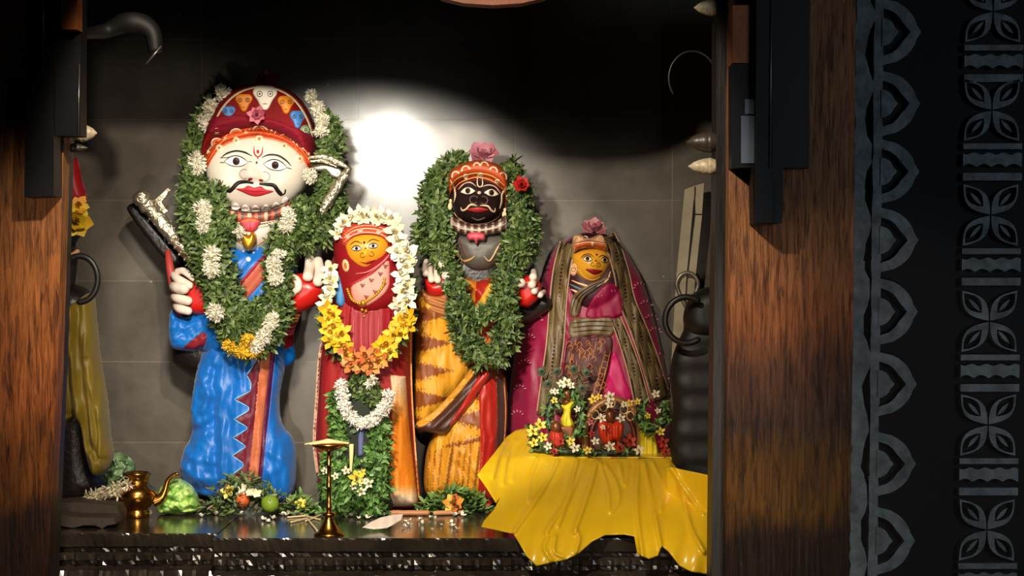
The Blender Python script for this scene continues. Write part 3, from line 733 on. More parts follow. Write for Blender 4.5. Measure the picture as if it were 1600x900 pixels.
# neck, collar, pendants
nk=puff('chest',[(338,340),(395,336),(448,340),(432,372),(412,388),(388,398),(364,388),(348,368)],-.1,30,.11,.1,paint(SKIN),s1,res=3)
def collc(x,y):
    k=int((x-330)//5.2)%5; return [(150,72,44),(206,178,150),(120,44,34),(190,96,60),(90,70,66)][k]
cl=puff('collar',[(333,316),(360,326),(392,330),(425,327),(452,316),(450,334),(425,346),(392,350),(360,346),(336,334)],-.17,8,.045,.06,mk('painted_band',attr=True,rough=.4,var=.05),s1,res=2,col=collc,sm=True)
d=Dec([cl,nk]); d.stroke([(333,318),(360,328),(392,332),(425,329),(451,318)],BLK_,2); d.stroke([(337,335),(360,347),(392,351),(425,347),(449,335)],(90,30,20),1.8); d.done('collar_line',s1)
mb=MB()
d=Dec([nk]); 
for t in np.linspace(-1,1,24):
    h,_=d.hit(393+t*50,355-(t*t)*14); mb.ell(h+Vector((0,-.006,0)),.0062,0,None,8,6)
mb.build('pearl_string',paint((222,206,180),rough=.25),s1)
d=Dec([nk,tu]); d.stroke([(352,352),(366,372),(382,384)],GOLD,2.4); d.done('chain',s1); d=Dec([nk,tu]); d.stroke([(432,352),(418,372),(400,384)],GOLD,2.4); d.done('chain',s1)
pn=puff('pendant',[(376,344),(391,339),(406,344),(405,354),(398,362),(385,362),(377,354)],-.21,9,.03,.02,paint((206,70,84)),s1,res=2)
pg=puff('gold_pendant',[(378,366),(384,362),(389,367),(394,361),(400,366),(401,378),(395,388),(388,392),(381,386),(377,376)],-.215,8,.03,.02,mk('gold_leaf',(214,156,44),rough=.3,metal=.7),s1,res=2)
d=Dec([pn]); d.stroke([(376,347),(391,343),(406,347)],(236,120,50),4); d.stroke([(391,346),(391,360)],(150,30,50),1.2); d.done('pendant_rim',s1)
# head
def fnose(P):
    g=lambda cx,cy,sx,sy,a: a*np.exp(-((P[:,0]-cx)/sx)**2-((P[:,1]-cy)/sy)**2)
    return g(398,262,8,18,.016)+g(400,277,15,9,.022)+g(388,276,6,6,.006)+g(410,278,6,6,.006)+g(398,298,22,7,.010)+g(370,252,20,9,.006)+g(431,257,20,9,.006)+g(355,285,18,16,.01)+g(445,290,18,16,.01)
hd=puff('head',[(322,262),(324,235),(345,218),(375,208),(405,206),(440,212),(468,230),(484,258),(479,285),(468,303),(452,318),(430,325),(395,328),(362,325),(340,318),(328,298)],-.1,42,.11,.2,mk('white_enamel',(210,199,184),rough=.5,var=.04,bump=.04,spec=.35),s1,res=3,disp=fnose,expo=.38)
bp_=[]
for k,(x,y) in enumerate([(335,309),(347,318),(361,323),(376,326),(391,328),(407,328),(423,326),(438,321),(451,311)]):
    bp_.append((x,y))
cr=puff('crown',[(322,266),(317,240),(321,215),(330,190),(345,162),(370,141),(400,131),(420,130),(450,140),(472,158),(487,185),(494,220),(493,252),(488,272),(476,248),(460,230),(440,218),(405,211),(375,214),(347,225),(332,242)],-.07,22,.165,.18,mk('dark_red_crown',(120,10,14),rough=.7,spec=.15),s1,res=3,expo=.5)
d=Dec([cr,hd])
band_o=[(319,246),(345,216),(375,203),(405,199),(440,206),(468,222),(491,250)]; band_i=[(487,270),(474,250),(460,234),(440,222),(405,215),(375,218),(348,229),(334,244),(324,262)]
d.poly(band_o+band_i,(190,74,26),.003,sm=True)
d.stroke(band_i[::-1],(228,150,110),2.2,l0=.003); 
mid=[(323,255),(346,222),(375,210.5),(405,207),(440,214),(466,230),(489,259)]
d.stroke([(x,y-4) for x,y in mid],(150,30,20),1.6,l0=.003); d.stroke([(x,y+4) for x,y in mid],(150,30,20),1.6,l0=.003); d.stroke(mid,(236,140,80),1.6,l0=.003)
for x,y,r in ((405,217,5.6),(369,219.5,5),(342.5,231,5),(444,228,5),(468.5,248,5)): r*=1.2; d.ell(x,y,r,r,(250,226,190),lift=.005,l0=.003); d.ell(x,y,r*.5,r*.5,(206,110,60),lift=.004,l0=.006)
for x,y,r,tl in ((406,206,11,0),(369,210,9,-12),(339,224,8,-30),(445,218,9,14),(475,239,8,40)):
    d.ring(x,y,r,(250,222,186),3.4,ry=r*.9,l0=.003,a0=190+tl,a1=350+tl); d.ring(x,y,r*.55,(240,130,60),2.6,l0=.003,a0=190+tl,a1=350+tl)
for x,y in ((384,207),(390,205),(354,215),(350,218),(325,238),(424,206),(430,209),(458,224),(463,228),(484,248)): d.stroke([(x-1.5,y+2),(x,y-3),(x+2,y+1)],(250,222,186),3,l0=.003)
d.done('crown_band',s1)
d=Dec([cr])
rim=[(330,205),(345,172),(368,148),(395,137),(420,136),(447,146),(467,164),(482,190),(489,214)]
d.stroke(rim,(206,188,150),3.4,lift=.004,taper=False); d.done('crown_rim',s1)
d=Dec([cr])
def mask(cx,cy,w,h,c,name):
    d.poly([(cx-w*.5,cy-h*.2),(cx-w*.36,cy-h*.46),(cx,cy-h*.5),(cx+w*.36,cy-h*.46),(cx+w*.5,cy-h*.2),(cx+w*.3,cy+h*.15),(cx+w*.14,cy+h*.48),(cx,cy+h*.55),(cx-w*.14,cy+h*.48),(cx-w*.3,cy+h*.15)],c,.004,.001,res=2,R=5)
    dk=(70,40,40)
    for sx in (-1,1): d.ring(cx+sx*w*.22,cy-h*.15,w*.11,dk,1.1,l0=.0075); d.ell(cx+sx*w*.22,cy-h*.15,w*.04,w*.04,dk,l0=.0075)
    d.stroke([(cx-w*.1,cy+h*.28),(cx+w*.1,cy+h*.28)],(160,60,50),1.2,l0=.0075)
mask(414,152,38,36,(228,220,204),'m'); mask(381,160,27,26,(218,128,30),'m'); mask(447,163,27,27,(218,128,30),'m'); mask(357,176,22,20,(70,130,196),'m'); mask(465,186,24,26,(70,130,196),'m')
d.ell(341,203,13,7,(96,150,110),ang=-12,lift=.005); d.ring(339,204,4,CRM,1.2,l0=.006); d.ell(478,203,9,8,(120,150,120),lift=.005); d.ring(478,203,4,CRM,1.2,l0=.006)
d.done('crown_mask',s1)
d=Dec([cr]); ff=lambda P:.003*np.sin(P[:,1]*.7+P[:,0]*.12)
d.poly([(324,206),(328,186),(350,180),(385,181),(400,185),(425,186),(455,197),(490,214),(492,243),(472,232),(448,214),(430,206),(405,198),(372,200),(345,209)],mk('crimson_cloth',(128,16,36),rough=.75,spec=.2,bump=.3),.008,.002,res=3,R=6,disp=ff); d.done('crown_sash',s1)
# face paint
d=Dec([hd])
def eye(cx,cy,w,h,ang,fl=1,white=(240,232,220)):
    a=math.radians(ang)
    def T(x,y): return (cx+x*math.cos(a)-y*math.sin(a), cy+x*math.sin(a)+y*math.cos(a))
    top=[T(-w,1),T(-w*.5,-h*.75),T(0,-h),T(w*.5,-h*.7),T(w,1)]; bot=[T(w*.5,h*.8),T(0,h*.95),T(-w*.5,h*.75)]
    d.poly(top+bot,white,.002,res=1.5)
    d.stroke(top,BLK_,1.9,l0=.002); d.stroke([top[-1]]+bot+[top[0]],BLK_,1.3,l0=.002)
    d.ell(*T(0,0),h*.66,h*.72,(50,22,18),l0=.0028); d.ell(*T(0,0),h*.3,h*.3,(10,8,8),l0=.005)
eye(369,252,19,8.5,2); d.stroke([(351,254),(343,254)],BLK_,1.4); d.stroke([(388,252),(394,253)],BLK_,1.2)
eye(430,258,19,8.5,8); d.stroke([(448,262),(456,264)],BLK_,1.4)
d.stroke([(345,247),(354,240),(368,236),(382,238),(394,244)],BLK_,3.2); d.stroke([(409,246),(420,242),(434,243),(446,250),(455,259)],BLK_,3.2)
d.stroke([(343,247),(356,246),(369,242.5)],BLK_,1.2)
for p in ([(397,228),(397.5,240),(403,245),(409,240),(410.5,229)],): d.stroke(p,REDP,2.6)
d.stroke([(403,245),(403,249)],REDP,2.5); d.ell(403,237,2.4,3.2,REDP); d.ell(401,254,1.8,2.2,(80,70,60))
d.ring(382,272,7.5,(120,104,92),1.2,a0=60,a1=290); d.ring(414,276,7.5,(120,104,92),1.2,a0=-110,a1=120)
d.ell(391,280,4,2.2,(120,20,18),ang=-15); d.ell(408,282,4,2.2,(120,20,18),ang=15)
d.stroke([(396,286),(384,284),(372,286),(364,294),(358,299),(352,298),(351,292)],BLK_,lambda u:4+3*math.sin(PI*u*.8) if u<.8 else 2.6,lift=.004)
d.stroke([(405,287),(416,288),(428,290),(434,298),(440,304),(445,302),(446,296)],BLK_,lambda u:4+3*math.sin(PI*u*.8) if u<.8 else 2.6,lift=.004)
d.poly([(368,295),(380,294),(388,290),(397,293),(407,291),(415,296),(428,299),(415,304),(403,307),(392,306),(380,301)],(200,44,60),.008,res=2,R=4)
d.stroke([(372,296),(388,298),(398,299.5),(410,299),(424,299)],(110,10,24),1.2,l0=.008)
for a,b in zip(bp_,bp_[1:]):
    m=((a[0]+b[0])/2,(a[1]+b[1])/2+3.2); d.poly([a,(a[0]*.6+m[0]*.4,m[1]-1),m,(b[0]*.6+m[0]*.4,m[1]-1),b,((a[0]+b[0])/2,(a[1]+b[1])/2-7)],(246,240,230),.003,.003,res=2,R=3)
    d.stroke([a,(a[0]*.7+m[0]*.3,m[1]),m,(b[0]*.7+m[0]*.3,m[1]),b],BLK_,2.2,l0=.006)
d.ell(342,285,3.6,4.6,(60,50,40),ang=20); d.ell(342,285,1.6,2.4,(150,120,80),ang=20,l0=.003)
d.done('face_paint',s1)
# lotus flowers on the crown
def flower_thing(label,px,py,y,r,cols,face,layers=3,n=7,name='lotus_flower',cat='flower',group=None,wd=.6,centre=None):
    mb=MB(); bloom(mb,W(px,py,y),face,r*.0025,layers,cols,wd=wd,n=n,centre=centre); o=mb.build(name,PETAL); return tag(o,label,cat,group)
flower_thing('dark pink flower on top of the domed crown of the blue-clad statue',419,131,-.07,25,((150,46,70),(120,30,54),(170,70,90)),(0,-.6,.8),3,8)
flower_thing('pink flower tucked on the front of the large domed crown',402,181,-.275,16,((196,96,116),(170,70,96),(214,120,136)),(0,-1,.2),3,7)
# sceptre and blade
SILV=mk('embossed_silver',(226,212,182),rough=.26,metal=.85,bump=1.0,bscale=60,var=.3,vscale=50)
t=thing('ceremonial_mace',W(283,400,-.16),'embossed silver mace leaning in the left hand of the blue-clad statue','mace')
a=W(214,300,-.1); b=W(306,412,-.1)
ax=(b-a).normalized()
mb=MB(); L_=(b-a).length; pr=[(.0,0),(.026,.004),(.036,.02),(.036,.04),(.03,.045),(.033,.055),(.037,.06),(.037,.075),(.024,.085),(.026,.1),(.030,.14),(.030,.2),(.026,.21),(.029,.22),(.029,.235),(.024,.245),(.025,.3),(.023,L_)]
mb.lathe(pr,a,n=24,rot=ax.to_track_quat('Z','Y').to_matrix())
for k in range(9):
    c=a+ax*(.11+k*.03); 
    for q in range(6):
        an=q*PI/3+k*.5; u=ax.cross(Vector((0,1,0))).normalized(); v=ax.cross(u); mb.ell(c+(u*math.cos(an)+v*math.sin(an))*.027,.006,nu=6,nv=4)
mb.build('shaft',SILV,t)
mb=MB(); mb.extr([(243,312),(262,294),(266,297),(252,316),(262,330),(255,334)],-.07,-.06); mb.build('guard',SILV,t,smooth=False,recalc=True)
t=thing('ceremonial_dagger',W(495,352,-.2),'silver embossed dagger with curved guard at the right shoulder of the blue-clad statue','dagger')
mb=MB(); a=W(545,264,-.22); b=W(492,346,-.24); ax=(b-a).normalized(); L_=(b-a).length
mb.lathe([(.004,-.01),(.012,0),(.018,.03),(.016,.06),(.02,.09),(.017,.12),(.019,.15),(.015,.2),(.016,L_)],a,n=16,rot=ax.to_track_quat('Z','Y').to_matrix())
for k in range(10):
    c=a+ax*(.02+k*.02); mb.ell(c+Vector((R_.uniform(-.006,.006),-.016,0)),.006,nu=6,nv=4)
mb.build('shaft',SILV,t)
mb=MB(); mb.extr([(540,266),(546,270),(500,356),(494,352)],-.2,-.19); mb.build('blade_edge',SILV,t,smooth=False,recalc=True)
mb=MB(); P=spline([(484,246,-.2),(505,245,-.2),(530,255,-.21),(547,264,-.22)],2); mb.tube([W(*p) for p in P],[.006,.012,.012,.005],flat=.5); P=spline([(484,252,-.2),(505,252,-.2),(526,261,-.21)],2); mb.tube([W(*p) for p in P],[.004,.008,.003],flat=.5); mb.build('guard',SILV,t)
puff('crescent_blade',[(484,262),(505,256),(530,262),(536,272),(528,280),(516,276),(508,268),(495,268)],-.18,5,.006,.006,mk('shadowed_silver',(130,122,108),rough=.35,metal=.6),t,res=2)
# garland of the large statue
g=thing('leaf_garland',W(388,560,-.22),'long green leaf garland with white jasmine tufts on the white-faced statue','garland')
Y0=-.19
mb=MB()
strand(mb,[(338,158,-.12,30),(318,190,-.13,30),(306,212,-.14,32),(302,240,-.15,36),(302,275,-.17,41),(303,300,-.2,54),(312,335,-.22,68),(322,370,-.24,73),(330,405,-.25,73),(342,440,-.25,68),(352,475,-.25,65),(362,505,-.25,62),(380,535,-.25,54),(396,545,-.24,41)],3000)
strand(mb,[(330,290,-.24,36),(338,325,-.25,39),(352,358,-.25,39),(372,366,-.24,21)],350)
strand(mb,[(392,545,-.24,45),(414,528,-.25,50),(430,500,-.25,54),(436,465,-.25,49),(434,420,-.25,45),(440,385,-.24,54),(462,360,-.23,70),(484,345,-.2,73),(502,325,-.17,65)],1900)
strand(mb,[(398,470,-.24,36),(410,490,-.25,49),(400,515,-.25,49),(380,500,-.25,49),(366,470,-.25,41)],520)
strand(mb,[(478,310,-.25,44),(476,345,-.26,45),(462,380,-.25,41)],500)
strand(mb,[(505,180,-.1,19),(520,205,-.1,34),(516,235,-.12,42),(508,262,-.13,39),(514,290,-.14,49),(520,325,-.14,52),(512,365,-.15,49)],900)
strand(mb,[(430,362,-.2,36),(460,372,-.22,49),(500,372,-.2,45),(522,350,-.15,32)],420,pal=GREENS)
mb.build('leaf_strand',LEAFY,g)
for a in ((352,150,-.17,26,44,40),(334,172,-.17,30,40,35),(322,192,-.17,26,34,25),(308,256,-.2,28,42,0),(318,328,-.29,28,36,15),(318,352,-.30,22,30,5),(331,398,-.34,26,30,0),(331,420,-.34,26,32,0),(337,488,-.33,28,28,0),(428,415,-.33,24,34,10),(431,434,-.33,22,24,0),(424,503,-.32,20,34,-25),(412,526,-.32,24,34,-30),(402,540,-.32,20,26,-40),(436,397,-.32,22,12,0),(452,338,-.3,22,32,10),(448,352,-.3,26,24,0),(486,150,-.13,18,20,-30),(496,170,-.13,20,26,-25),(504,190,-.13,22,24,-20),(502,206,-.14,26,12,0),(484,274,-.24,22,26,0),(374,363,-.25,18,14,0)):
    tuft(g,a[0],a[1],a[2],a[3],a[4],a[5])
for a in ((360,540,-.29,26,20,-20),(378,548,-.3,30,24,0),(396,549,-.3,24,22,15),(388,530,-.32,22,16,0),(405,545,-.29,14,14,0)):
    tuft(g,*a[:6],name='marigold_tuft',cols=((226,178,30),(240,200,60),(206,150,20)))

# ================================================================== statue 2: goddess in crimson
s2=thing('deity_statue',W(572,794,-.2),'crimson-robed goddess statue with golden yellow face, standing second from left','statue')
CRIM=mk('crimson_robe',(150,20,22),rough=.65,bump=1.0,bscale=20,stretch=(1,1,.12),var=.15)
def f2(P): return creases([([(560,560),(556,680),(552,780)],-.008,5),([(585,560),(592,680),(600,780)],.006,6),([(520,520),(512,620),(508,740)],.008,6)])(P)+.002*np.sin(P[:,0]*.4)
rb=puff('robe',[(525,395),(515,440),(508,500),(499,560),(494,620),(490,690),(496,750),(506,794),(560,796),(630,795),(657,786),(655,750),(648,690),(643,600),(645,520),(640,450),(622,395),(575,380)],-.2,50,.15,.13,CRIM,s2,res=4,disp=f2)
d=Dec([rb])
d.stroke([(506,520),(499,560),(495,620),(491,690),(496,740)],(226,180,150),5,taper=False); d.stroke([(510,530),(503,580),(500,640),(497,690)],(90,10,12),1.6)
d.stroke([(642,520),(643,600),(648,690),(655,778)],(226,150,90),2.6,taper=False); d.done('robe_edge',s2)
d=Dec([rb])
def sc(x,y):
    t=max(0,min(1,(y-600)/60)); c=mixc((224,196,160),(236,132,26),t)
    if y>755: c=mixc((236,132,26),(226,196,160),min(1,(y-755)/20))
    if int(x*0.9+y*.1)%9==0: c=mixc(c,(200,96,20),.35)
    return c
d.poly([(610,586),(634,588),(638,650),(643,700),(650,760),(654,790),(602,792),(608,740),(611,680),(613,620)],mk('saffron_cloth',attr=True,rough=.55,bump=.3,bscale=30),.004,.001,col=sc,sm=False,disp=lambda P:wr(P,.08,.012,.008,2),res=2.5); d.done('saffron_panel',s2)
d=Dec([rb])
d.poly([(548,478),(560,484),(590,480),(608,470),(612,500),(606,540),(590,556),(556,556),(545,530)],(142,16,28),.004)
for x in (553,565,579,592): d.stroke([(x,492),(x-1,520),(x,550)],(214,110,110),1.1,l0=.005)
d.done('bodice',s2)
vl=puff('veil',[(522,405),(522,375),(532,352),(556,341),(585,340),(612,348),(626,368),(630,400),(632,440),(622,476),(590,492),(555,490),(535,470),(525,440)],-.3,36,.09,.12,mk('dark_crimson_paint',(130,16,22),rough=.75,spec=.12),s2,res=3)
bs=puff('shoulder',[(525,428),(536,423),(546,432),(544,452),(538,478),(526,476),(522,450)],-.33,10,.03,.03,paint((70,128,176)),s2,res=2)
fc=puff('face',[(540,378),(560,364),(588,363),(605,374),(609,388),(602,402),(588,412),(574,421),(560,418),(546,406),(540,392)],-.36,26,.055,.04,paint((224,148,34),rough=.35),s2,res=2.2,disp=lambda P:.010*np.exp(-((P[:,0]-573)/6)**2-((P[:,1]-398)/8)**2))
d=Dec([vl,fc])
d.poly([(534,382),(537,358),(556,348),(590,350),(610,360),(617,378),(607,380),(592,368),(566,366),(548,374),(540,384)],(176,58,32),.004,.001)
for o,w_,c in ((0,2.0,(236,190,150)),(6,1.6,(236,190,150)),(-5,2.4,(226,140,110)),(9,1.2,(110,16,16))):
    d.stroke([(537,372+o),(552,361+o),(572,357+o),(594,360+o),(612,370+o)],c,w_,l0=.004)
for x,y in ((563,361),(592,363),(543,370)): d.ell(x,y,4,4,(236,200,170),l0=.006); d.ring(x,y,2.4,(180,80,70),1,l0=.009)
d.stroke([(532,384),(536,360),(556,347),(590,348),(612,357),(618,372)],(110,14,16),1.6,l0=.004)
d.done('tiara',s2)
d=Dec([vl,fc])
d.poly([(549,446),(565,436),(585,424),(606,406),(609,430),(606,452),(588,470),(566,480),(552,468)],(214,140,124),.006,.001)
for x,y in ((566,446),(580,438),(594,428),(600,444),(586,456),(572,464),(602,416)): d.poly([(x-4,y-3),(x+5,y-2),(x,y+5)],(128,70,60),.001,.007,sm=False,res=2)
d.stroke([(547,446),(572,432),(592,416),(609,400),(613,384)],(150,18,30),6,l0=.004,taper=False)
d.stroke([(556,428),(576,424),(598,409),(611,392),(615,370),(608,362)],(226,120,120),2.4,l0=.005)
d.stroke([(612,420),(618,450),(606,470)],(110,10,20),1.6)
d.done('inner_veil',s2)
d=Dec([fc])
eye(557,388,8,4,-3); eye(583,384,8,4,-6)
d.stroke([(546,383),(556,377),(566,381)],(70,20,14),1.7); d.stroke([(573,380),(582,374),(593,377)],(70,20,14),1.7)
d.ell(569,379,1.8,2.2,(70,20,14)); d.ell(571,388,1.4,1.6,(90,50,20))
d.ring(566.5,399,3.6,(130,60,10),1.2,a0=20,a1=300); d.ring(580.5,397,3.6,(130,60,10),1.2,a0=-120,a1=160)
d.poly([(562,409),(570,410),(577,408),(587,406),(581,411),(572,413)],(140,16,20),.003,res=1.5)
d.stroke([(548,408),(562,417),(573,420)],(240,190,110),1.5)
d.done('face_paint',s2)
d=Dec([vl,rb])
d.ell(540,415,5.5,10,(230,186,130),ang=-8,lift=.008); d.ell(540,415,2.2,5,(190,90,50),ang=-8,l0=.009); d.done('earring',s2)
d=Dec([vl,rb,fc]); gold=mk('gold_leaf')
pts=spline([(543,452),(550,468),(562,474),(570,472),(586,462),(598,448),(601,436)],3.4)
mb=MB()
for p in pts: h,_=d.hit(*p[:2]); mb.ell(h+Vector((0,-.006,0)),.0062,nu=8,nv=5)
for x,y,r in ((568,473,.013),(566,484,.007),(572,486,.007),(569,494,.005)): h,_=d.hit(x,y); mb.ell(h+Vector((0,-.008,0)),r,nu=10,nv=6)
mb.build('necklace',gold,s2)
# garland of white and yellow lilies
g=thing('flower_garland',W(572,575,-.38),'garland of white and yellow lilies around the crimson-robed goddess','garland')
def lily(px,py,y,r,col,face=None):
    mb=MB(); f=face or Vector((R_.uniform(-.5,.5),-1,R_.uniform(-.2,.5)))
    bloom(mb,W(px,py,y),f,r*.0025*1.08,2,col,wd=.52,n=5,centre=(200,170,60)); mb.build('lily_flower',PETAL,g)
YL=((236,190,30),(224,170,24),(244,210,70)); WL=((236,230,208),(226,222,190),(240,236,222)); OL=((206,120,60),(226,150,80),(196,96,50))
mb=MB(); strand(mb,[(513,430,-.33,14),(508,490,-.36,18),(520,540,-.38,22),(550,566,-.4,24),(590,562,-.4,24),(625,530,-.38,20),(640,480,-.36,18),(634,410,-.33,16),(618,362,-.32,14),(580,340,-.32,12),(540,346,-.32,12)],420); mb.build('leaf_strand',LEAFY,g)
for x,y in ((512,484),(518,492),(510,502),(522,508),(514,520),(526,526),(530,538),(519,530),(541,545),(604,536),(616,520),(624,508),(634,500),(612,546),(628,520),(638,492),(600,552),(638,510),(594,544),(535,520)): lily(x,y,-.41,17,YL)
for x,y in ((552,562),(562,570),(574,566),(586,562),(544,552),(570,556),(596,560),(580,574),(548,572)): lily(x,y,-.42,17,OL)
for x,y in ((513,436),(518,452),(512,466),(517,420),(510,476),(521,440)): lily(x,y,-.38,15,WL)
for x,y in ((624,376),(634,392),(628,404),(638,418),(630,430),(636,446),(628,456),(636,470),(626,478),(620,362),(640,404),(622,390)): lily(x,y,-.40,18,WL)
for x,y in ((540,346),(550,340),(562,336),(574,336),(586,336),(598,338),(608,342),(617,350),(532,354),(527,366),(568,342),(592,344)): lily(x,y,-.36,15,WL)

# ================================================================== statue 3: black-faced deity in yellow
s3=thing('deity_statue',W(735,782,0),'black-faced deity statue with cream moustache, draped in yellow and brown zigzag cloth','statue')
stc=mk('bare_grey_stone',(92,86,78),rough=.5,bump=.2)
bd=puff('body',[(700,380),(740,370),(790,378),(808,410),(812,470),(812,490),(806,520),(800,580),(788,640),(780,700),(700,700),(655,690),(650,640),(655,520),(665,440)],.04,50,.14,.14,SB,s3,res=7)
def ik(x0,x1,c,p,yel=(222,158,36),br=(134,70,20),flip=1):
    def f(x,y):
        u=(x-x0)/(x1-x0); 
        if flip<0: u=1-u
        v=((y-c)/p)%1.0; j=.10*(((x*0.22)%1)-.5)+.05*math.sin(x*1.3)
        on=abs(v-.5)<(.34*u+.04+j)
        return br if on else mixc(yel,(200,120,24),.25*math.sin(y*.05+x*.1)**2)
    return f
IK=mk('ikat_silk',attr=True,rough=.5,bump=1.0,bscale=26,stretch=(1,1,.14),var=.1)
hp=puff('hip_drape',[(650,462),(668,456),(700,472),(728,510),(742,560),(735,590),(700,632),(668,672),(648,668),(646,600),(648,520)],-.08,28,.1,.12,IK,s3,res=2.6,col=ik(700,648,470,44),disp=lambda P:creases([([(655,470),(652,560),(648,660)],.008,5),([(700,500),(708,560),(700,620)],-.012,6),([(672,470),(685,520),(690,580)],.008,6)])(P)+wr(P,.06,.014,.008,9))
def ls(P): return creases([([(740,600),(700,640),(672,700),(668,760)],.012,8),([(715,650),(705,700),(710,770)],.008,4),([(700,670),(690,720),(690,770)],-.008,4),([(722,700),(745,730),(775,760)],.010,4),([(715,720),(735,745),(750,775)],-.008,4)])(P)+.003*np.sin(P[:,0]*.6+P[:,1]*.08)*(P[:,1]>680)+wr(P,.09,.018,.009,7)
def lc(x,y):
    if y>700-(x-700)*.2: 
        q=math.sin(x*.55+y*.05+2*math.sin(x*.13)); return (150,90,26) if q>.72 else mixc((226,160,40),(200,120,26),.3)
    return ik(700,752,592,42)(x,y)
lg=puff('lower_drape',[(745,572),(786,585),(793,640),(788,720),(780,782),(720,782),(668,774),(664,722),(678,672),(705,632)],-.07,45,.14,.13,IK,s3,res=2.6,col=lc,disp=ls)
d=Dec([lg,hp])
RW=satin('red_cloth_border',(176,30,16)); BW=satin('brown_cloth_border',(70,34,18))
d.poly([(750,592),(775,594),(777,680),(770,782),(748,780),(751,700)],RW,.004,.001)
d.poly([(775,592),(786,594),(788,660),(784,720),(778,740),(776,680)],BW,.003,.001)
d.stroke([(788,590),(791,640),(789,690),(786,720)],(214,160,100),3,l0=.004,taper=False)
d.done('red_border',s3)
sw=puff('sash',[(738,572),(768,582),(745,620),(715,655),(695,676),(655,672),(650,662),(672,655),(700,632),(722,600)],-.2,10,.03,.04,BW,s3,res=3,disp=lambda P:.004*np.sin((P[:,0]+P[:,1])*.3))
d=Dec([sw]); d.poly([(752,580),(766,584),(745,620),(716,656),(702,664),(722,632),(740,602)],RW,.004,.001); d.poly([(738,574),(746,578),(724,606),(700,634),(672,660),(654,668),(651,660),(676,644),(700,620),(722,594)],mk('gold_silk',(206,142,40),rough=.45),.006,.001); d.done('sash_border',s3)
ch=puff('chest',[(712,368),(752,362),(792,368),(790,400),(778,412),(762,424),(738,424),(722,412),(714,396)],-.06,26,.1,.1,stc,s3,res=3)
bz=puff('upper_cloth',[(722,432),(745,436),(768,430),(786,416),(792,430),(782,460),(792,500),(790,560),(740,590),(715,540),(722,500),(735,480)],-.05,24,.11,.1,mk('orange_silk',(196,112,32),rough=.5,bump=.2),s3,res=3,disp=lambda P:.004*np.sin(P[:,0]*.3-P[:,1]*.2))
d=Dec([bz]); d.poly([(746,436),(768,432),(756,462),(744,478)],(160,34,16),.002); d.poly([(784,414),(790,420),(774,450),(757,480),(738,492),(732,490),(748,470),(766,440)],(216,152,40),.006,.001)
d.poly([(745,520),(762,500),(775,505),(760,535),(748,552)],(196,60,30),.003); d.done('shoulder_sash',s3)
d=Dec([ch]); d.stroke([(708,372),(714,394),(722,408),(734,406),(742,400)],(220,166,100),4.5,lift=.006); d.stroke([(793,370),(780,384),(770,402),(764,408),(756,400)],(226,190,140),3,lift=.006); d.stroke([(718,374),(724,394),(730,404)],(110,14,14),1.6)
d.done('chest_paint',s3)
def coll3(x,y): return [(90,60,50),(180,160,140),(70,40,34)][int((x-700)//3.6)%3]
c3=puff('collar',[(705,338),(725,347),(750,351),(775,346),(790,336),(793,358),(770,366),(748,369),(722,366),(703,356)],-.15,8,.04,.05,mk('painted_band'),s3,res=2,col=coll3)
d=Dec([c3]); d.stroke([(704,349),(725,358),(750,360),(775,356),(792,348)],(200,186,160),2); d.stroke([(705,342),(725,350),(750,354),(775,349),(790,341)],(60,12,10),1.6); d.done('collar_line',s3)
pn=puff('pendant',[(730,366),(744,362),(758,366),(757,376),(748,376),(745,383),(740,376),(732,376)],-.18,6,.03,.02,paint((206,80,96)),s3,res=1.6)
f3=lambda P:.022*np.exp(-((P[:,0]-747)/9)**2-((P[:,1]-312)/6)**2)+.012*np.exp(-((P[:,0]-746)/5)**2-((P[:,1]-300)/11)**2)+.008*np.exp(-((P[:,0]-746)/18)**2-((P[:,1]-328)/5)**2)
h3=puff('head',[(704,300),(715,272),(735,266),(762,266),(784,276),(791,300),(788,322),(780,338),(765,348),(745,352),(725,347),(712,335),(706,318)],-.06,42,.12,.12,paint((36,22,22),rough=.35),s3,res=2.6,disp=f3)
k3=puff('crown',[(704,308),(699,286),(703,268),(720,257),(748,250),(778,257),(795,274),(797,292),(790,308),(782,296),(765,286),(746,282),(726,285),(712,294)],-.05,14,.15,.12,paint((176,70,26)),s3,res=2.4)
d=Dec([k3,h3])
d.stroke([(704,290),(715,279),(732,273),(748,271),(770,276),(788,290)],(240,170,90),2.2); d.stroke([(708,297),(718,286),(734,279),(748,277),(768,282),(786,296)],(226,130,60),2.4)
d.stroke([(709,302),(720,289),(734,283),(748,281),(768,285),(786,302)],(110,20,14),1.6)
for x,y in ((728,276),(751,274),(777,284)): d.ell(x,y,4.2,4.2,CRM,lift=.005,l0=.002); d.ring(x,y,2,(160,80,40),1,l0=.007)
for x,y,r,tl in ((712,275,6,-25),(728,267,6.5,-12),(745,260,5,0),(757,260,6,0),(771,268,6,15),(786,277,6,35)): d.ring(x,y,r,CRM,2.6,ry=r*1.2,l0=.002,a0=185+tl,a1=355+tl)
d.stroke([(746,272),(746,288),(750,292),(754,288),(753,274)],CRM,1.8)
for sx,pts in ((0,[(703,281),(709,292),(711,305),(709,316)]),(1,[(792,292),(785,303),(784,316),(781,326)])): d.stroke(pts,(226,196,160),3)
d.stroke([(704,300),(702,330)],(120,24,20),4); d.stroke([(792,300),(790,325)],(120,24,20),4)
d.done('crown_band',s3)
d=Dec([h3]); 
eye(731,298,12,6.2,-4,white=(232,210,186)); eye(768,301,12,6.2,8,white=(232,210,186))
for p in ([(716,296),(725,287),(735,285),(744,291)],[(752,292),(763,289),(774,292),(783,303)]): d.stroke(p,(220,190,160),1.8)
d.ell(749,301,3,2.6,(220,196,170)); 
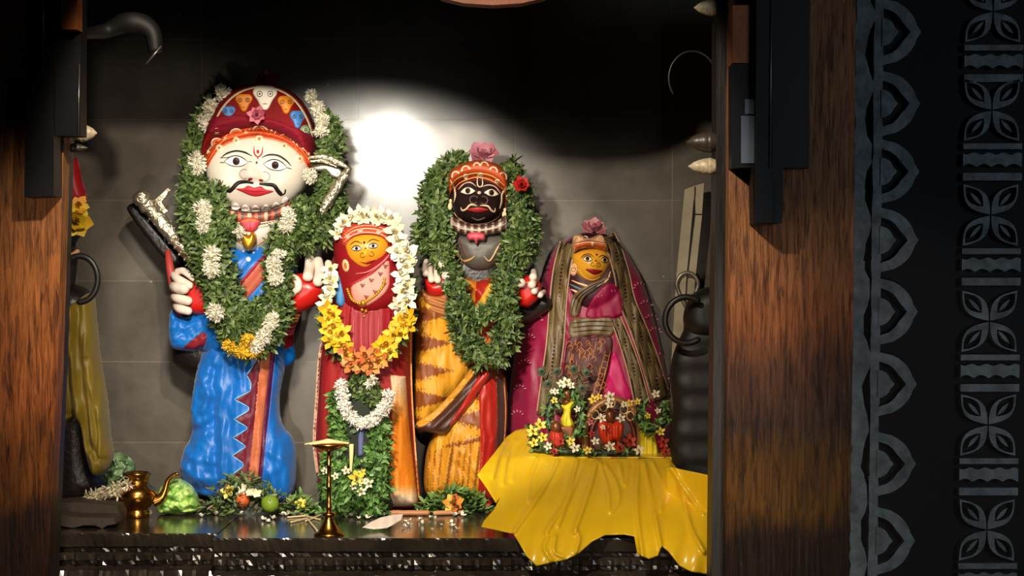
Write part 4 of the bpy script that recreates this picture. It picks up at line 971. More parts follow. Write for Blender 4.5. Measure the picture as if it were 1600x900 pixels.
d.ring(740,312,6,(120,100,88),1.3,a0=40,a1=300); d.ring(756,313,6,(120,100,88),1.3,a0=-120,a1=140)
d.stroke([(745,321),(735,320),(728,327),(722,329),(720,324)],(234,200,160),3,lift=.004); d.stroke([(750,321),(762,322),(768,329),(773,331),(774,325)],(234,200,160),3,lift=.004)
d.poly([(730,327),(740,325),(747,324),(755,325),(763,328),(755,331),(746,332),(738,331)],(190,50,50),.006,res=1.6,R=3); d.stroke([(733,327),(747,328),(761,328)],(90,10,14),1,l0=.006)
d.stroke([(737,340),(747,344),(758,340)],(140,124,110),1.3)
d.stroke([(709,332),(716,341),(730,349),(746,351),(764,348),(778,340),(784,330)],(206,160,120),2.6)
d.done('face_paint',s3)
for cx,cy in ((703,322),(788,336)):
    mb=MB(); mb.ell(W(cx,cy,-.15),(.009,.008,.016)); mb.ell(W(cx+1,cy-8,-.15),(.006,.006,.008)); mb.build('earring',paint((230,196,150)),s3)
# hands
for P_,pos,fin in (([(662,432),(676,438),(692,426),(704,424),(706,446),(700,460),(682,464),(668,458)],-.16,[((666,408,-.13),(664,418,-.17),(665,427,-.2),.014),((673,412,-.13),(672,426,-.18),(674,437,-.21),.0135),((682,411,-.13),(682,426,-.18),(684,438,-.21),.0135),((691,402,-.14),(692,407,-.17),(691,413,-.21),.0165),((700,440,-.17),(699,434,-.2),(697,431,-.22),.018)]),
    ([(806,438),(820,430),(836,432),(846,446),(842,466),(826,480),(812,476),(806,458)],-.14,[((806,446,-.14),(810,444,-.18),(814,442,-.21),.0185),((834,424,-.13),(834,428,-.17),(833,433,-.2),.016),((838,436,-.14),(834,440,-.18),(831,445,-.205),.0165),((842,448,-.14),(838,451,-.17),(835,455,-.2),.0135),((850,456,-.12),(847,458,-.15),(844,461,-.18),.0125)])):
    puff('palm',P_,pos,14,.045,.05,HR,s3,res=2.4)
    for i,(a,b,c,r) in enumerate(fin):
        mb=MB(); capsule(mb,[a,b,c],[r*.7,r*.8,r]); mb.build('thumb' if i==(4 if pos==-.16 else 0) else 'finger',HW,s3)
ar=puff('sleeve_folds',[(658,448),(672,460),(700,458),(708,478),(700,500),(680,498),(664,480)],-.14,12,.05,.06,mk('tan_silk',(168,104,52),rough=.5),s3,res=2.4,disp=lambda P:.009*np.sin(P[:,1]*.62+P[:,0]*-.2))
mb=MB(); capsule(mb,[(800,500,-.02),(826,488,-.05),(850,474,-.09)],[.045,.04,.03]); mb.build('forearm',SB,s3)
mb=MB(); bloom(mb,W(754,246,-.06),(0.1,-.7,.7),.066,3,((196,124,140),(176,100,120),(214,150,160)),wd=.9,n=6,cup=.6); o=mb.build('lotus_flower',PETAL); tag(o,'pale pink lotus bud on top of the black-faced statue','flower')
g=thing('leaf_garland',W(755,585,-.2),'thick green leaf garland framing the black-faced statue, with one red flower','garland')
mb=MB()
strand(mb,[(728,244,-.1,16),(700,262,-.1,35),(682,290,-.11,44),(676,325,-.13,56),(682,360,-.15,60),(690,395,-.17,44),(704,425,-.19,35),(712,455,-.21,35),(716,485,-.21,36),(722,515,-.22,40),(738,548,-.23,44),(760,566,-.24,48)],1900)
strand(mb,[(792,252,-.1,32),(805,280,-.1,36),(814,315,-.12,40),(815,350,-.14,49),(808,385,-.16,52),(800,410,-.18,43),(790,440,-.2,40),(788,470,-.21,40),(792,505,-.22,43),(786,540,-.23,43),(762,566,-.24,44)],1700)
strand(mb,[(716,470,-.23,30),(735,495,-.24,27),(760,492,-.24,27),(786,468,-.23,32)],420)
strand(mb,[(660,350,-.1,24),(656,375,-.1,20),(668,395,-.12,24)],160)
strand(mb,[(828,340,-.1,24),(836,375,-.1,20),(826,405,-.12,24)],160)
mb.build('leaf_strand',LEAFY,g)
scatter_flower(g,815,290,-.2,15,((176,20,18),(150,14,14)),name='red_flower',layers=3,n=6,wd=.7)

# ================================================================== statue 4: goddess in magenta sari
s4=thing('deity_statue',W(915,782,.08),'golden-faced goddess statue wrapped in a magenta sari with olive borders','statue')
def f4(P): return creases([([(862,395),(838,480),(812,600),(800,740)],-.010,10),([(1000,430),(1028,520),(1042,640)],.010,10),([(950,560),(945,640)],-.008,8)])(P)+wr(P,.035,.012,.012,4,shear=-.2)+.003*np.sin(P[:,0]*.15+P[:,1]*.03)
MG=satin('magenta_sari',(136,10,56),rough=.5)
sr=puff('sari',[(930,360),(900,366),(878,377),(860,398),(847,432),(838,476),(818,505),(800,560),(793,640),(790,710),(796,780),(1040,782),(1048,700),(1046,620),(1032,535),(1014,462),(992,412),(968,380)],.08,70,.2,.16,MG,s4,res=4,disp=f4)
hd4=puff('hood',[(882,385),(900,368),(930,362),(955,372),(972,400),(976,440),(960,475),(920,490),(892,470),(880,430)],-.06,30,.09,.1,paint((52,14,26)),s4,res=3)
f4f=puff('face',[(893,402),(904,391),(928,387),(946,391),(954,404),(951,418),(942,432),(928,441),(912,438),(899,425)],-.13,26,.07,.05,paint((212,150,40),rough=.32),s4,res=2,disp=lambda P:.011*np.exp(-((P[:,0]-929)/5)**2-((P[:,1]-411)/7)**2))
c4=puff('crown',[(895,396),(895,372),(906,366),(920,372),(938,366),(948,376),(949,393),(925,388),(905,391)],-.13,8,.075,.05,paint((206,150,104)),s4,res=2)
d=Dec([c4]); d.poly([(897,392),(898,384),(920,379),(947,383),(948,391),(925,386),(908,388)],(180,76,26),.003); d.stroke([(897,380),(920,376),(947,380)],(110,24,14),1.4)
for x in (901,914,938): d.ring(x,375,5,(240,206,170),2,ry=6,a0=180,a1=360)
d.ell(926,381,2.4,4,(236,200,150),l0=.004); d.done('crown_band',s4)
d=Dec([f4f])
eye(918,404,7.5,4.6,0,white=(236,214,160)); eye(945,406,6,4.4,8,white=(236,214,160)) 
d.stroke([(907,404),(913,398),(921,397),(928,402)],(60,26,16),1.6); d.stroke([(935,402),(942,399),(950,403)],(60,26,16),1.6)
d.ell(932.5,398,1.7,1.7,(70,16,16)); d.ell(931,407.5,1.5,1.5,(90,40,20)); d.ring(926,413,3,(150,90,20),1.1,a0=40,a1=300); d.ring(935,414,3,(150,90,20),1.1,a0=-120,a1=140)
d.poly([(915,421),(924,420),(931,421),(942,423),(935,428),(927,429)],(130,14,20),.003,res=1.5)
d.stroke([(903,420),(912,432),(926,438),(940,432)],(236,180,90),1.6); d.done('face_paint',s4)
OLV=mk('olive_zari_border',(104,84,52),rough=.5,bump=.15,bscale=90,var=.3,vscale=50,stretch=(1,1,.3))
def strip(name,Pc,w0,w1,tg,sub=5):
    d=Dec(tg); C=spline(Pc,6); n=len(C); Lf=[];Rt=[]
    for i in range(n):
        t=C[min(i+1,n-1)]-C[max(i-1,0)]; t/=np.linalg.norm(t); nn=np.array((-t[1],t[0])); w=(w0+(w1-w0)*i/(n-1))/2
        Lf.append(C[i]+nn*w); Rt.append(C[i]-nn*w)
    d.poly([tuple(p) for p in Lf]+[tuple(p) for p in Rt[::-1]],OLV,.006,.003,sm=False,res=3,disp=lambda P:.003*np.sin(P[:,0]*.5))
    off=lambda k:[tuple(a*(.5+k/2)+b*(.5-k/2)) for a,b in zip(Lf,Rt)][::2]
    for k,c,w in ((1,(196,160,130),1.8),(-1,(196,160,130),1.8),(.75,(26,14,14),2.4),(-.75,(26,14,14),2.4),(.45,(150,132,92),1.4),(-.45,(150,132,92),1.4)): d.stroke(off(k),c,w,l0=.007,taper=False)
    for i in range(2,n-1,1): d.ell(C[i][0],C[i][1],2.4,1.6,(40,26,20),l0=.008,res=1.6)
    d.done(name,s4)
T4=[sr,hd4]
strip('sari_border',[(888,380),(878,420),(872,470),(868,530),(860,590),(852,650)],26,28,T4)
strip('sari_border',[(950,368),(962,395),(972,430),(980,470),(998,515),(1016,565),(1034,625)],22,30,T4)
strip('sari_border',[(962,498),(975,530),(990,575),(1004,632)],16,24,T4)
d=Dec(T4)
d.poly([(924,470),(946,444),(966,448),(974,470),(972,492),(945,498),(916,496)],(136,14,58),.008,.003,disp=lambda P:.002*np.sin(P[:,0]*.3))
d.done('bodice',s4)
d=Dec(T4); d.poly([(890,492),(892,470),(905,452),(940,436),(956,432),(932,450),(912,468),(903,494)],OLV,.005,.003); 
for o in (0,6,12): d.stroke([(893+o,488),(900+o,466),(918+o*.6,450+o*.4),(944,438+o*.3)],(26,14,14),2.2,l0=.008)
d.poly([(892,528),(893,500),(925,496),(957,498),(956,524),(925,524)],OLV,.006,.004)
for y in (503,510,517): d.stroke([(893,y+2),(925,y-1),(957,y)],(40,26,22),2.2,l0=.010)
d.done('waist_band',s4)
d=Dec(T4); d.poly([(890,528),(925,526),(955,526),(955,560),(945,600),(930,640),(866,645),(878,590)],mk('brown_red_brocade',(72,20,20),rough=.6),.006,.003)
for k in range(80):
    x=R_.uniform(884,946); y=R_.uniform(532,632)
    if R_.random()<.5: d.stroke([(x-4,y),(x,y-5),(x+4,y),(x,y+4)],(176,112,60),1.5,l0=.008)
    else: d.stroke([(x,y-5),(x-1,y+6)],(176,112,60),1.5,l0=.008)
d.stroke([(954,548),(944,590),(928,640)],(176,120,70),1.6,l0=.009); d.stroke([(946,548),(935,590),(918,640)],(176,120,70),1.6,l0=.009)
for k in range(9): d.stroke([(945-k*2.7,555+k*9.4),(953-k*2.7,557+k*9.4)],(176,120,70),1.4,l0=.009)
d.done('brocade_panel',s4)
d=Dec(T4); d.poly([(957,552),(966,560),(976,590),(986,626),(945,632),(950,590)],(186,20,90),.006,.003); d.done('pink_panel',s4); d=Dec(T4)
for cx,cy,a in ((940,470,0),(958,462,20),(1010,478,10),(1000,450,-20),(1024,520,10),(1030,560,10),(1036,594,0),(1018,500,10),(826,530,0),(820,570,0),(812,610,0),(808,650,0),(838,500,20)):
    for k in range(5):
        t=math.radians(a+200+k*35); d.stroke([(cx+7*math.cos(t),cy+6*math.sin(t)),(cx+11*math.cos(t),cy+10*math.sin(t))],(226,140,160),2.2,l0=.008)
    d.done('woven_motif',s4); d=Dec(T4)
d=Dec([hd4,f4f]); d.ell(896,421,6,10,(222,176,130),lift=.008); d.ring(896,421,3,(140,80,50),1.1,l0=.009); d.done('earring',s4)
d=Dec([hd4,f4f,sr]); d.stroke([(893,438),(908,444),(928,448),(948,438),(954,424)],(222,176,130),4,lift=.006); d.stroke([(890,444),(908,452),(926,454)],(80,110,120),4,lift=.005); d.stroke([(892,452),(906,458),(920,459)],(226,180,160),4,lift=.005); d.done('necklace',s4)
flower_thing('pink lotus flower on top of the magenta-sari goddess',928,362,-.06,24,((206,130,140),(184,100,116),(222,156,160)),(0.05,-.6,.8),3,8,wd=.7)
# ================================================================== yellow cloth over the low table, and what stands on it
YC=mk('yellow_satin_cloth',(236,190,30),rough=.28,coat=.3,spec=.4,bump=.12,bscale=14,var=.08,vscale=6)
TZ=1.1246
def yf(x,y):
    t=max(0,min(1,(y-714)/181)); v=-.5-.6*math.sin(PI/2*t)
    if y<714: v=-.5+(714-y)/46*.34
    if x>1040: v=min(v,-.78-.002*(x-1040)) if y>730 else v
    if x<800: v-=.10*(800-x)/50*max(0,min(1,(800-y)/60))
    return v
rl=[([(839,717),(829,749),(825,783)],.022,4),([(872,720),(853,757),(804,830)],.03,5),([(902,720),(884,783),(853,832)],.03,5),([(914,722),(893,772),(872,822)],.022,4),([(933,720),(918,772),(897,832)],.03,5),
 ([(938,722),(950,768),(953,800),(967,783),(963,755),(946,726)],.022,4),([(967,724),(976,757),(982,730)],.018,4),([(997,720),(995,787),(1004,872)],.03,5),([(1006,722),(1020,787),(1033,856)],.03,5),([(1020,722),(1035,760),(1033,798)],.02,4),
 ([(1044,724),(1080,780),(1098,802)],.026,5),([(1062,756),(1080,824),(1100,862)],.026,5),([(790,690),(778,715),(770,745)],.02,5),([(806,688),(792,715),(786,755)],.022,5),([(822,692),(806,720),(800,750)],.02,5),([(856,840),(850,856),(862,876)],.018,4),([(868,838),(866,862),(880,870)],.018,4),([(900,826),(905,842),(900,862)],.018,4)]
cr_=creases([(p,a*.75,w*.68) for p,a,w in rl])
cl=sheet('yellow_cloth',[(826,668),(838,690),(846,706),(870,712),(960,716),(1046,715),(1058,732),(1106,742),(1106,897),(1080,893),(1062,884),(1045,862),(1034,853),(1028,868),(1014,873),(996,866),(991,838),(975,835),(945,836),(925,846),(905,864),(885,874),(838,884),(822,868),(812,850),(802,834),(780,829),(752,823),(756,814),(772,796),(782,776),(775,786),(762,765),(746,742),(756,728),(772,708),(792,682),(806,672)],yf,.006,YC,None,res=2.6,disp=lambda P:cr_(P)+.006*np.sin(P[:,0]*.16+P[:,1]*.04))
tag(cl,'shiny yellow satin cloth draped over the low table and hanging past the platform edge','cloth')
# wide top of the cloth lying on the table
mb=MB(); mb.box((0.02,-.5,TZ-.012),(0.60,-.12,TZ)); o=mb.build('cloth_top',YC,cl,smooth=False); o.location=Vector((0,0,0)); 
for v in o.data.vertices: pass
t=thing('low_table',(0.3,-.3,PLAT),'low wooden table hidden under the yellow satin cloth','table')
mb=MB(); mb.box((0.03,-.48,TZ-.05),(0.59,-.13,TZ-.014),bev=.003); mb.build('tabletop',DARKW,t,smooth=False)
for x in (.05,.53):
    for y in (-.46,-.19):
        mb=MB(); mb.box((x,y,PLAT),(x+.04,y+.04,TZ-.05)); mb.build('leg',DARKW,t,smooth=False)
def ontable(px,y): s=(7+y)/2800; return Vector(((px-800)*s,y,TZ))
SKB=mk('bronze_skin',(120,66,34),rough=.35,metal=.4)
def tb(py,y): return py
# small idol in yellow, left
def mini(label,cx,y,base,top,dress,dcol,head):
    t=thing('small_idol',ontable(cx,y),label,'idol')
    pb=450+(CZ-TZ)/((7+y)/2800)
    puff('plinth',[(cx-14,base-6),(cx+14,base-6),(cx+15,pb),(cx-15,pb)],y,6,.03,.03,SKB,t,res=3,sm=False)
    puff('dress',dress,y,9,.035,.03,mk('dress_%d_%d_%d'%dcol,dcol,rough=.5,bump=.3,bscale=50),t,res=2,disp=lambda P:.005*np.sin(P[:,0]*.7))
    mb=MB(); mb.ell(W(cx,head,y-.01),(.02,.02,.026)); mb.tube([W(cx,head+6,y),W(cx,top,y)],[.012,.018,.02]); mb.build('head',SKB,t)
    return t
A=mini('small bronze idol in pale yellow before the peacock feathers, ringed by leaves',886,-.3,668,632,[(872,627),(880,632),(888,628),(898,627),(894,640),(893,652),(898,664),(890,670),(880,668),(876,655),(880,642)],(226,206,40),616)
B=mini('small bronze idol in a pale yellow dress at the right end of the yellow cloth',1012,-.34,714,680,[(1000,674),(1010,672),(1022,674),(1026,690),(1029,708),(1024,716),(1002,716),(996,706),(1000,690)],(226,206,40),655)
C=mini('small idol in a bright orange-red robe under the brown arch',953,-.38,700,664,[(934,662),(944,658),(955,661),(966,657),(974,664),(972,680),(966,694),(960,688),(953,696),(944,694),(937,682)],(206,52,16),650)
D_=mini('tiny idol in a red wrap at the left end of the yellow cloth',869,-.4,700,690,[(860,674),(870,672),(880,678),(882,690),(876,700),(864,698),(858,686)],(190,52,34),668)
# arch behind the centre idol
t=thing('ornamental_arch',ontable(957,-.3),'brown and cream ornamental arch behind the red-robed small idol','arch')
ARC=mk('carved_brown_arch',(150,104,58),rough=.4,metal=.2,bump=.5,bscale=60)
for r,h,w_,m in ((42,62,.014,ARC),(33,48,.008,mk('red_brown_lacquer',(96,30,22),rough=.4))):
    mb=MB(); pb=705; P=[(957-r,pb,-.3),(957-r*1.02,pb-h*.6,-.3),(957-r*.7,pb-h*1.05,-.3),(957,pb-h*1.3,-.3),(957+r*.7,pb-h*1.1,-.3),(957+r*1.02,pb-h*.6,-.3),(957+r,pb,-.3)]
    mb.tube([W(*p) for p in spline(P,3)],w_,n=10); mb.build('arch_band',m,t)
puff('back_panel',[(918,704),(918,650),(935,628),(957,620),(980,630),(997,652),(997,704)],-.27,10,.01,.01,mk('dark_maroon_panel',(66,26,22),rough=.5),t,res=4)
for x,y in ((930,648),(943,636),(975,640),(985,650),(955,630)):
    mb=MB(); P=[W(x+6*math.cos(a),y+7*math.sin(a),-.31) for a in np.linspace(0,2*PI,14)]; mb.tube(P,.003,n=6,cap=False); mb.build('ornament',mk('pale_gold',(206,170,110),rough=.35,metal=.4),t)
# leaves and flowers round the idols
def leafring(label,paths,n,L=.03,pal=BRIGHT,name='leaf_garland',cat='garland',group=None,fl=()):
    mb=MB()
    for p,k in paths: strand(mb,p,int(k*n),L=L,Wd=L*.36,pal=pal,spread=1.3)
    o=mb.build(name,LEAFY); tag(o,label,cat,group)
    for a in fl: scatter_flower(o,*a[:3],a[3]*.8,a[4],name='flower',layers=2,wd=.5)
    return o
WF=((236,228,206),(224,214,180)); YF=((230,200,60),(240,216,100)); RF=((176,40,24),(150,26,20)); PF=((206,120,130),(180,90,104))
leafring('green leaf garland round the left small idol in yellow, white flowers at its top',[([(878,608,-.33,14),(862,630,-.34,20),(856,655,-.35,20),(870,680,-.37,20),(890,690,-.38,18)],1),([(892,606,-.33,14),(905,630,-.34,18),(908,655,-.35,20),(904,684,-.37,20)],1)],90,
  fl=[(884,598,-.35,13,WF),(876,600,-.35,9,WF),(892,602,-.35,9,WF),(868,612,-.36,8,WF),(866,626,-.36,8,YF),(902,640,-.38,7,WF),(862,612,-.36,6,WF)])
leafring('green leaf garland hung over the right small idol in yellow',[([(1006,628,-.36,14),(1000,650,-.38,22),(1010,668,-.4,20),(1028,668,-.4,20),(1040,650,-.38,18),(1034,628,-.36,14)],1)],150,
  fl=[(1024,616,-.38,10,WF),(1012,650,-.4,7,YF),(1028,642,-.4,7,WF),(996,628,-.38,8,YF),(1032,675,-.42,10,YF)])
leafring('flower and leaf heap along the front edge of the table cloth',[([(832,700,-.44,18),(850,702,-.46,24),(880,706,-.47,18),(910,706,-.48,14),(940,708,-.48,16),(975,706,-.48,16),(1000,708,-.48,12)],1),([(826,664,-.3,10),(836,680,-.34,16),(840,695,-.4,18)],.4)],150,pal=BRIGHT+GREENS,name='flower_heap',cat='flowers',
  fl=[(844,664,-.4,13,YF),(832,674,-.42,13,YF),(848,684,-.46,11,YF),(834,692,-.48,11,YF),(856,698,-.5,9,WF),(898,700,-.52,11,WF),(892,690,-.5,10,YF),(918,704,-.53,9,YF),(953,698,-.54,11,WF),(930,690,-.52,9,WF),(998,704,-.54,11,WF),(968,700,-.53,13,RF),(984,690,-.5,15,RF),(1036,692,-.48,13,RF),(1040,706,-.5,11,RF),(866,706,-.5,9,RF),(876,690,-.5,9,RF),(940,654,-.48,10,WF),(970,654,-.48,10,WF),(953,620,-.4,12,WF),(952,632,-.42,9,WF),(975,632,-.42,8,WF),(926,624,-.4,10,YF),(936,620,-.4,8,YF),(984,630,-.42,9,YF),(922,660,-.45,8,PF),(925,678,-.48,8,RF),(942,668,-.5,6,WF)])
t=thing('peacock_feather_fan',ontable(884,-.2),'fan of dull peacock feathers standing behind the left small idol','feathers')
FB=mk('feather_brown',(92,80,54),rough=.6)
for px,py in ((856,599),(870,580),(896,576),(909,606),(846,580),(916,582)):
    mb=MB(); bs_=W(884,665,-.2); tp=W(px,py,-.2); mb.tube([bs_,bs_.lerp(tp,.5)+Vector((0,-.01,0)),tp],[.003,.002,.0012],n=6)
    d0=(tp-bs_)
    for k in range(60):
        f=R_.uniform(.3,1.05); s_=R_.choice((-1,1)); b=bs_+d0*f; sd=Vector((d0.z,0,-d0.x)).normalized()*s_
        mb.leaf(b,d0.normalized()*.8+sd,Vector((0,-1,0)),.03,.0035,0.1,.1)
    f_=mb.build('feather',FB,t)
    for r,c,l in ((.015,(84,84,52),0),(.010,(50,86,64),-.003),(.0055,(20,26,40),-.006)):
        mb=MB(); mb.ell(tp+Vector((0,-.004+l,0)),(r,.003,r)); mb.build('feather_eye',paint(c),f_)

# ================================================================== draped figure in front of the goddess in crimson
t=thing('garlanded_idol',W(558,803,-.36),'small idol buried in green leaves before the crimson goddess, only blue cloth showing','idol')
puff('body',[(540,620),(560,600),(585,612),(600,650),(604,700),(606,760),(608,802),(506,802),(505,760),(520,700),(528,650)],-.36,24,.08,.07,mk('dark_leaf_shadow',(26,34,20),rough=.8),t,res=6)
mb=MB()
strand(mb,[(545,600,-.4,34),(570,612,-.4,44),(590,630,-.4,34)],260,L=.036,pal=GREENS)
strand(mb,[(522,610,-.4,18),(528,650,-.42,34),(532,690,-.42,40),(522,730,-.42,48),(524,770,-.42,56),(540,798,-.42,40)],620,L=.038,pal=BRIGHT)
strand(mb,[(596,650,-.4,26),(588,690,-.42,40),(590,730,-.42,44),(588,770,-.42,46),(575,798,-.42,40)],620,L=.038,pal=BRIGHT)
strand(mb,[(556,712,-.41,30),(556,750,-.42,60),(558,790,-.42,54)],420,L=.038,pal=BRIGHT)
strand(mb,[(556,640,-.41,20),(556,672,-.42,26)],60,L=.034)
strand(mb,[(498,800,-.4,10),(530,798,-.42,18),(580,799,-.42,18),(606,796,-.42,12)],160,L=.034,pal=BRIGHT)
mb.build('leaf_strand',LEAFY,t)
puff('blue_cloth',[(558,672),(570,672),(568,712),(559,714)],-.44,5,.012,.01,mk('blue_grey_cloth',(92,98,140),rough=.6),t,res=2,sm=False)
mb=MB(); P=spline([(549,694,-.46),(549,712,-.47),(548,738,-.47)],3); mb.tube([W(*p) for p in P],[.009,.007,.004],flat=.5); mb.build('cream_tassel',paint((222,200,140)),t)
for a in ((558,748,-.48,14,YF),(566,752,-.48,9,WF),(576,756,-.48,9,WF),(565,768,-.48,9,WF),(553,760,-.48,7,WF),(541,736,-.48,8,WF),(524,744,-.48,7,WF),(508,736,-.46,7,WF),(566,738,-.47,7,YF)): scatter_flower(t,*a,name='flower',layers=2)
g=thing('jasmine_garland',W(565,668,-.45),'white jasmine garland in a U shape on the leaf-covered small idol','garland')
for a in ((534,603,20,22),(536,618,22,24),(538,634,22,22),(545,646,22,20),(553,655,22,20),(563,661,22,18),(574,660,22,18),(585,654,22,20),(595,645,22,20),(603,633,20,22),(607,618,18,20)): tuft(g,a[0],a[1],-.46,a[2],a[3],L=.017,Wd=.007,n=90,dy=.03,cols=((240,236,224),(230,224,208)))
tuft(g,583,592,-.43,16,16,L=.016,n=40); tuft(g,576,602,-.44,10,12,L=.016,n=24)

# ================================================================== brass things
BRASS=mk('polished_brass',(190,136,62),rough=.24,metal=1,var=.12,vscale=8)
c=onplat(214,808); y=c.y; s_=(7+y)/2800
t=thing('brass_water_pot',c,'round brass water pot with a curved spout on the left of the platform','pot')
mb=MB(); pf=[(0,0),(18,0),(19,2),(19,9),(16,11),(18,14),(27,22),(31,30),(31.5,37),(28,44),(21,50),(18.5,53),(18,58),(19,64),(22,67),(22.5,69),(20,70.5),(17,69),(16,60),(10,50)]
mb.lathe([(r*s_,z*s_) for r,z in pf],c,n=40); mb.build('pot_body',BRASS,t)
mb=MB(); P=spline([(240,783,y),(252,778,y),(258,766,y),(262,752,y),(270,743,y),(279,740,y)],2); mb.tube([W(*p) for p in P],[.022,.018,.013,.010,.008,.007],n=14); mb.build('spout',BRASS,t)
mb=MB(); mb.lathe([(18.9*s_,0),(20.4*s_,.002),(20.4*s_,.005),(18.9*s_,.007)],c+Vector((0,0,52*s_)),n=40); mb.build('neck_ring',BRASS,t)
c=onplat(514,836.5); y=c.y; s_=(7+y)/2800
t=thing('oil_lamp',c,'tall slender brass oil lamp at the platform edge','lamp')
mb=MB(); mb.lathe([(r*s_,z*s_) for r,z in [(0,0),(23,0),(24,2),(23,4),(18,6),(14,12),(9,20),(6.5,27),(6,30),(10,31),(11,33),(10,35),(5,36),(4,38)]],c,n=32); mb.build('base',BRASS,t)
mb=MB(); pf=[(3.6,36)]
for z in range(40,134,6): pf+=[(3.2,z),(3.2,z+3)]
pf=[(4,36),(4,42),(5.5,44),(4,46),(3.4,60),(3.6,74),(5,76),(3.6,78),(3.2,92),(3.2,108),(4.6,110),(3.2,112),(2.8,134)]
mb.lathe([(r*s_,z*s_) for r,z in pf],c,n=20); mb.build('stem',BRASS,t)
mb=MB(); mb.lathe([(r*s_,z*s_) for r,z in [(2.5,130),(8,132),(20,136),(27,141),(28,143),(26,143.5),(16,139.5),(1,138)]],c,n=32); mb.build('oil_dish',BRASS,t)
mb=MB(); a=c+Vector((0,-.01,141*s_)); WK=paint((214,190,130))
for k in range(9): mb.tube([a+Vector((-.06+R_.uniform(-.02,.01),R_.uniform(-.03,.02),.006)),a+Vector((0,R_.uniform(-.03,.02),.012+R_.uniform(0,.006))),a+Vector((.062+R_.uniform(-.01,.01),R_.uniform(-.03,.02),.008))],[.002,.006,.003],n=7)
o=mb.build('wick_bundle',WK); tag(o,'bundle of cream cotton wicks lying in the dish of the oil lamp','wicks')

# ================================================================== left draped figure on stone slabs
SLAB=mk('rough_brown_slab',(70,58,48),rough=.7,bump=.8,bscale=16,var=.35)
mb=MB(); mb.extr([(60,768),(120,764),(182,770),(186,782),(184,797),(60,797)],-.62,-.12); 
o=mb.build('stone_slab',SLAB,smooth=False,recalc=True); tag(o,'rough brown stone slab under the yellow-draped figure at far left','slab')
dz=(o.location.z-PLAT); o.location.z=PLAT
mb=MB(); mb.extr([(60,800),(90,797),(130,800),(178,801),(180,810),(168,812),(160,817),(148,812),(130,812),(115,816),(100,814),(88,809),(60,812)],-.76,-.64); o=mb.build('stone_slab',SLAB,smooth=False,recalc=True); o.location.z=PLAT; tag(o,'thin broken stone slab lying at the front left of the platform','slab')
OLC=mk('old_gold_drape',(122,100,16),rough=.5,bump=.6,bscale=18,stretch=(1,1,.3),sheen=.1)
zz_=PLAT+.07
t=thing('draped_statue',Vector((W(120,760,-.4).x,-.4,zz_)),'dark statue in a red cap and old gold drape, half hidden behind the left post','statue')
puff('body',[(60,430),(100,440),(140,455),(150,500),(150,700),(160,766),(60,772)],-.36,30,.1,.14,SB,t,res=7)
puff('drape',[(80,500),(110,478),(138,458),(148,466),(152,500),(158,560),(168,620),(174,680),(178,712),(166,738),(150,742),(138,720),(128,665),(118,655),(104,672),(90,690),(80,600)],-.42,20,.09,.06,OLC,t,res=3,disp=lambda P:wr(P,.07,.012,.02,11,shear=-.12)+creases([([(104,500),(112,580),(118,650)],-.02,5),([(128,470),(134,560),(142,640),(150,700)],-.022,5),([(118,480),(124,580),(130,650)],.012,6),([(142,470),(150,560),(164,650)],.01,6),([(146,560),(160,600),(172,640)],-.014,4),([(150,690),(160,712),(172,716)],-.015,4),([(104,668),(112,652),(124,652)],.02,4)])(P))
puff('cap',[(118,246),(124,258),(130,285),(136,312),(120,318),(100,316),(98,290),(108,262)],-.4,12,.05,.05,paint((150,16,22)),t,res=3)
puff('head',[(98,312),(128,312),(134,335),(130,362),(118,382),(122,400),(112,470),(92,470),(92,340)],-.36,16,.06,.08,SB,t,res=4)
mb=MB(); bloom(mb,W(118,345,-.46),(.3,-1,0),.075,3,((216,180,30),(196,156,20),(230,200,60)),n=6,wd=.7); mb.build('yellow_blossom',PETAL,t)
mb=MB(); bloom(mb,W(122,324,-.47),(.3,-1,.5),.045,2,((230,160,50),(230,190,60)),n=6,wd=.7); mb.build('yellow_blossom',PETAL,t)
mb=MB(); capsule(mb,[(100,404,-.42),(112,400,-.46),(121,393,-.46)],[.012,.012,.009]); mb.build('hand',paint((200,150,110)),t)

# crumpled leaf wraps
def crumple(name,label,outline,y0,df,cols,cat,amp=.012,seed=1,m=None,top=None):
    from mathutils import noise
    rg=lambda x,y: max(0,1-2.6*abs(noise.turbulence(Vector((x*.06+seed,y*.075,seed*1.7)),3,False)*.5-.02))
    def f(P): return np.array([amp*2.2*rg(p[0],p[1])**2 for p in P])
    def cf(x,y):
        v=rg(x,y); return mixc(cols[0],cols[1],min(1,v*v))
    o=puff(name,outline,y0,22,df,df*.7,m or mk('crumpled_leaf',attr=True,rough=.35,coat=.3),None,res=2.4,disp=f,col=cf); 
    tag(o,label,cat); return o
o=crumple('cabbage','pale green cabbage in clear wrap between the brass pot and the blue dhoti',[(246,790),(250,765),(268,752),(286,752),(302,764),(312,784),(310,800),(280,805),(250,804)],-.36,.07,((84,136,50),(196,222,120)),'vegetable',seed=4); o.location.z=PLAT
o=crumple('leaf_bundle','crumpled dark green leaf bundle behind the brass pot',[(160,750),(164,722),(180,706),(200,712),(212,728),(206,752),(190,768),(168,772)],-.2,.05,((44,70,36),(130,156,110)),'leaves',seed=9); 
mb=MB()
for k in range(190):
    u=R_.random(); p=onplat(130+75*u+R_.uniform(-4,4),783-R_.uniform(0,1)); 
    b=W(134+70*u,782-26*u*R_.random()**.5-R_.uniform(0,12),-.5); v=rv(); v.y=-abs(v.y)
    mb.leaf(b,v,rv(),.024,.008,.3,.3,lin((220,206,170)),lin((236,226,200)))
for k in range(30): mb.ell(W(136+68*k/29,778-12*k/29,-.48),(.014,.02,.016),0,lin((150,140,104)),8,5)
o=mb.build('jasmine_heap',PETAL); tag(o,'heap of cream jasmine strings behind the brass pot','flowers')
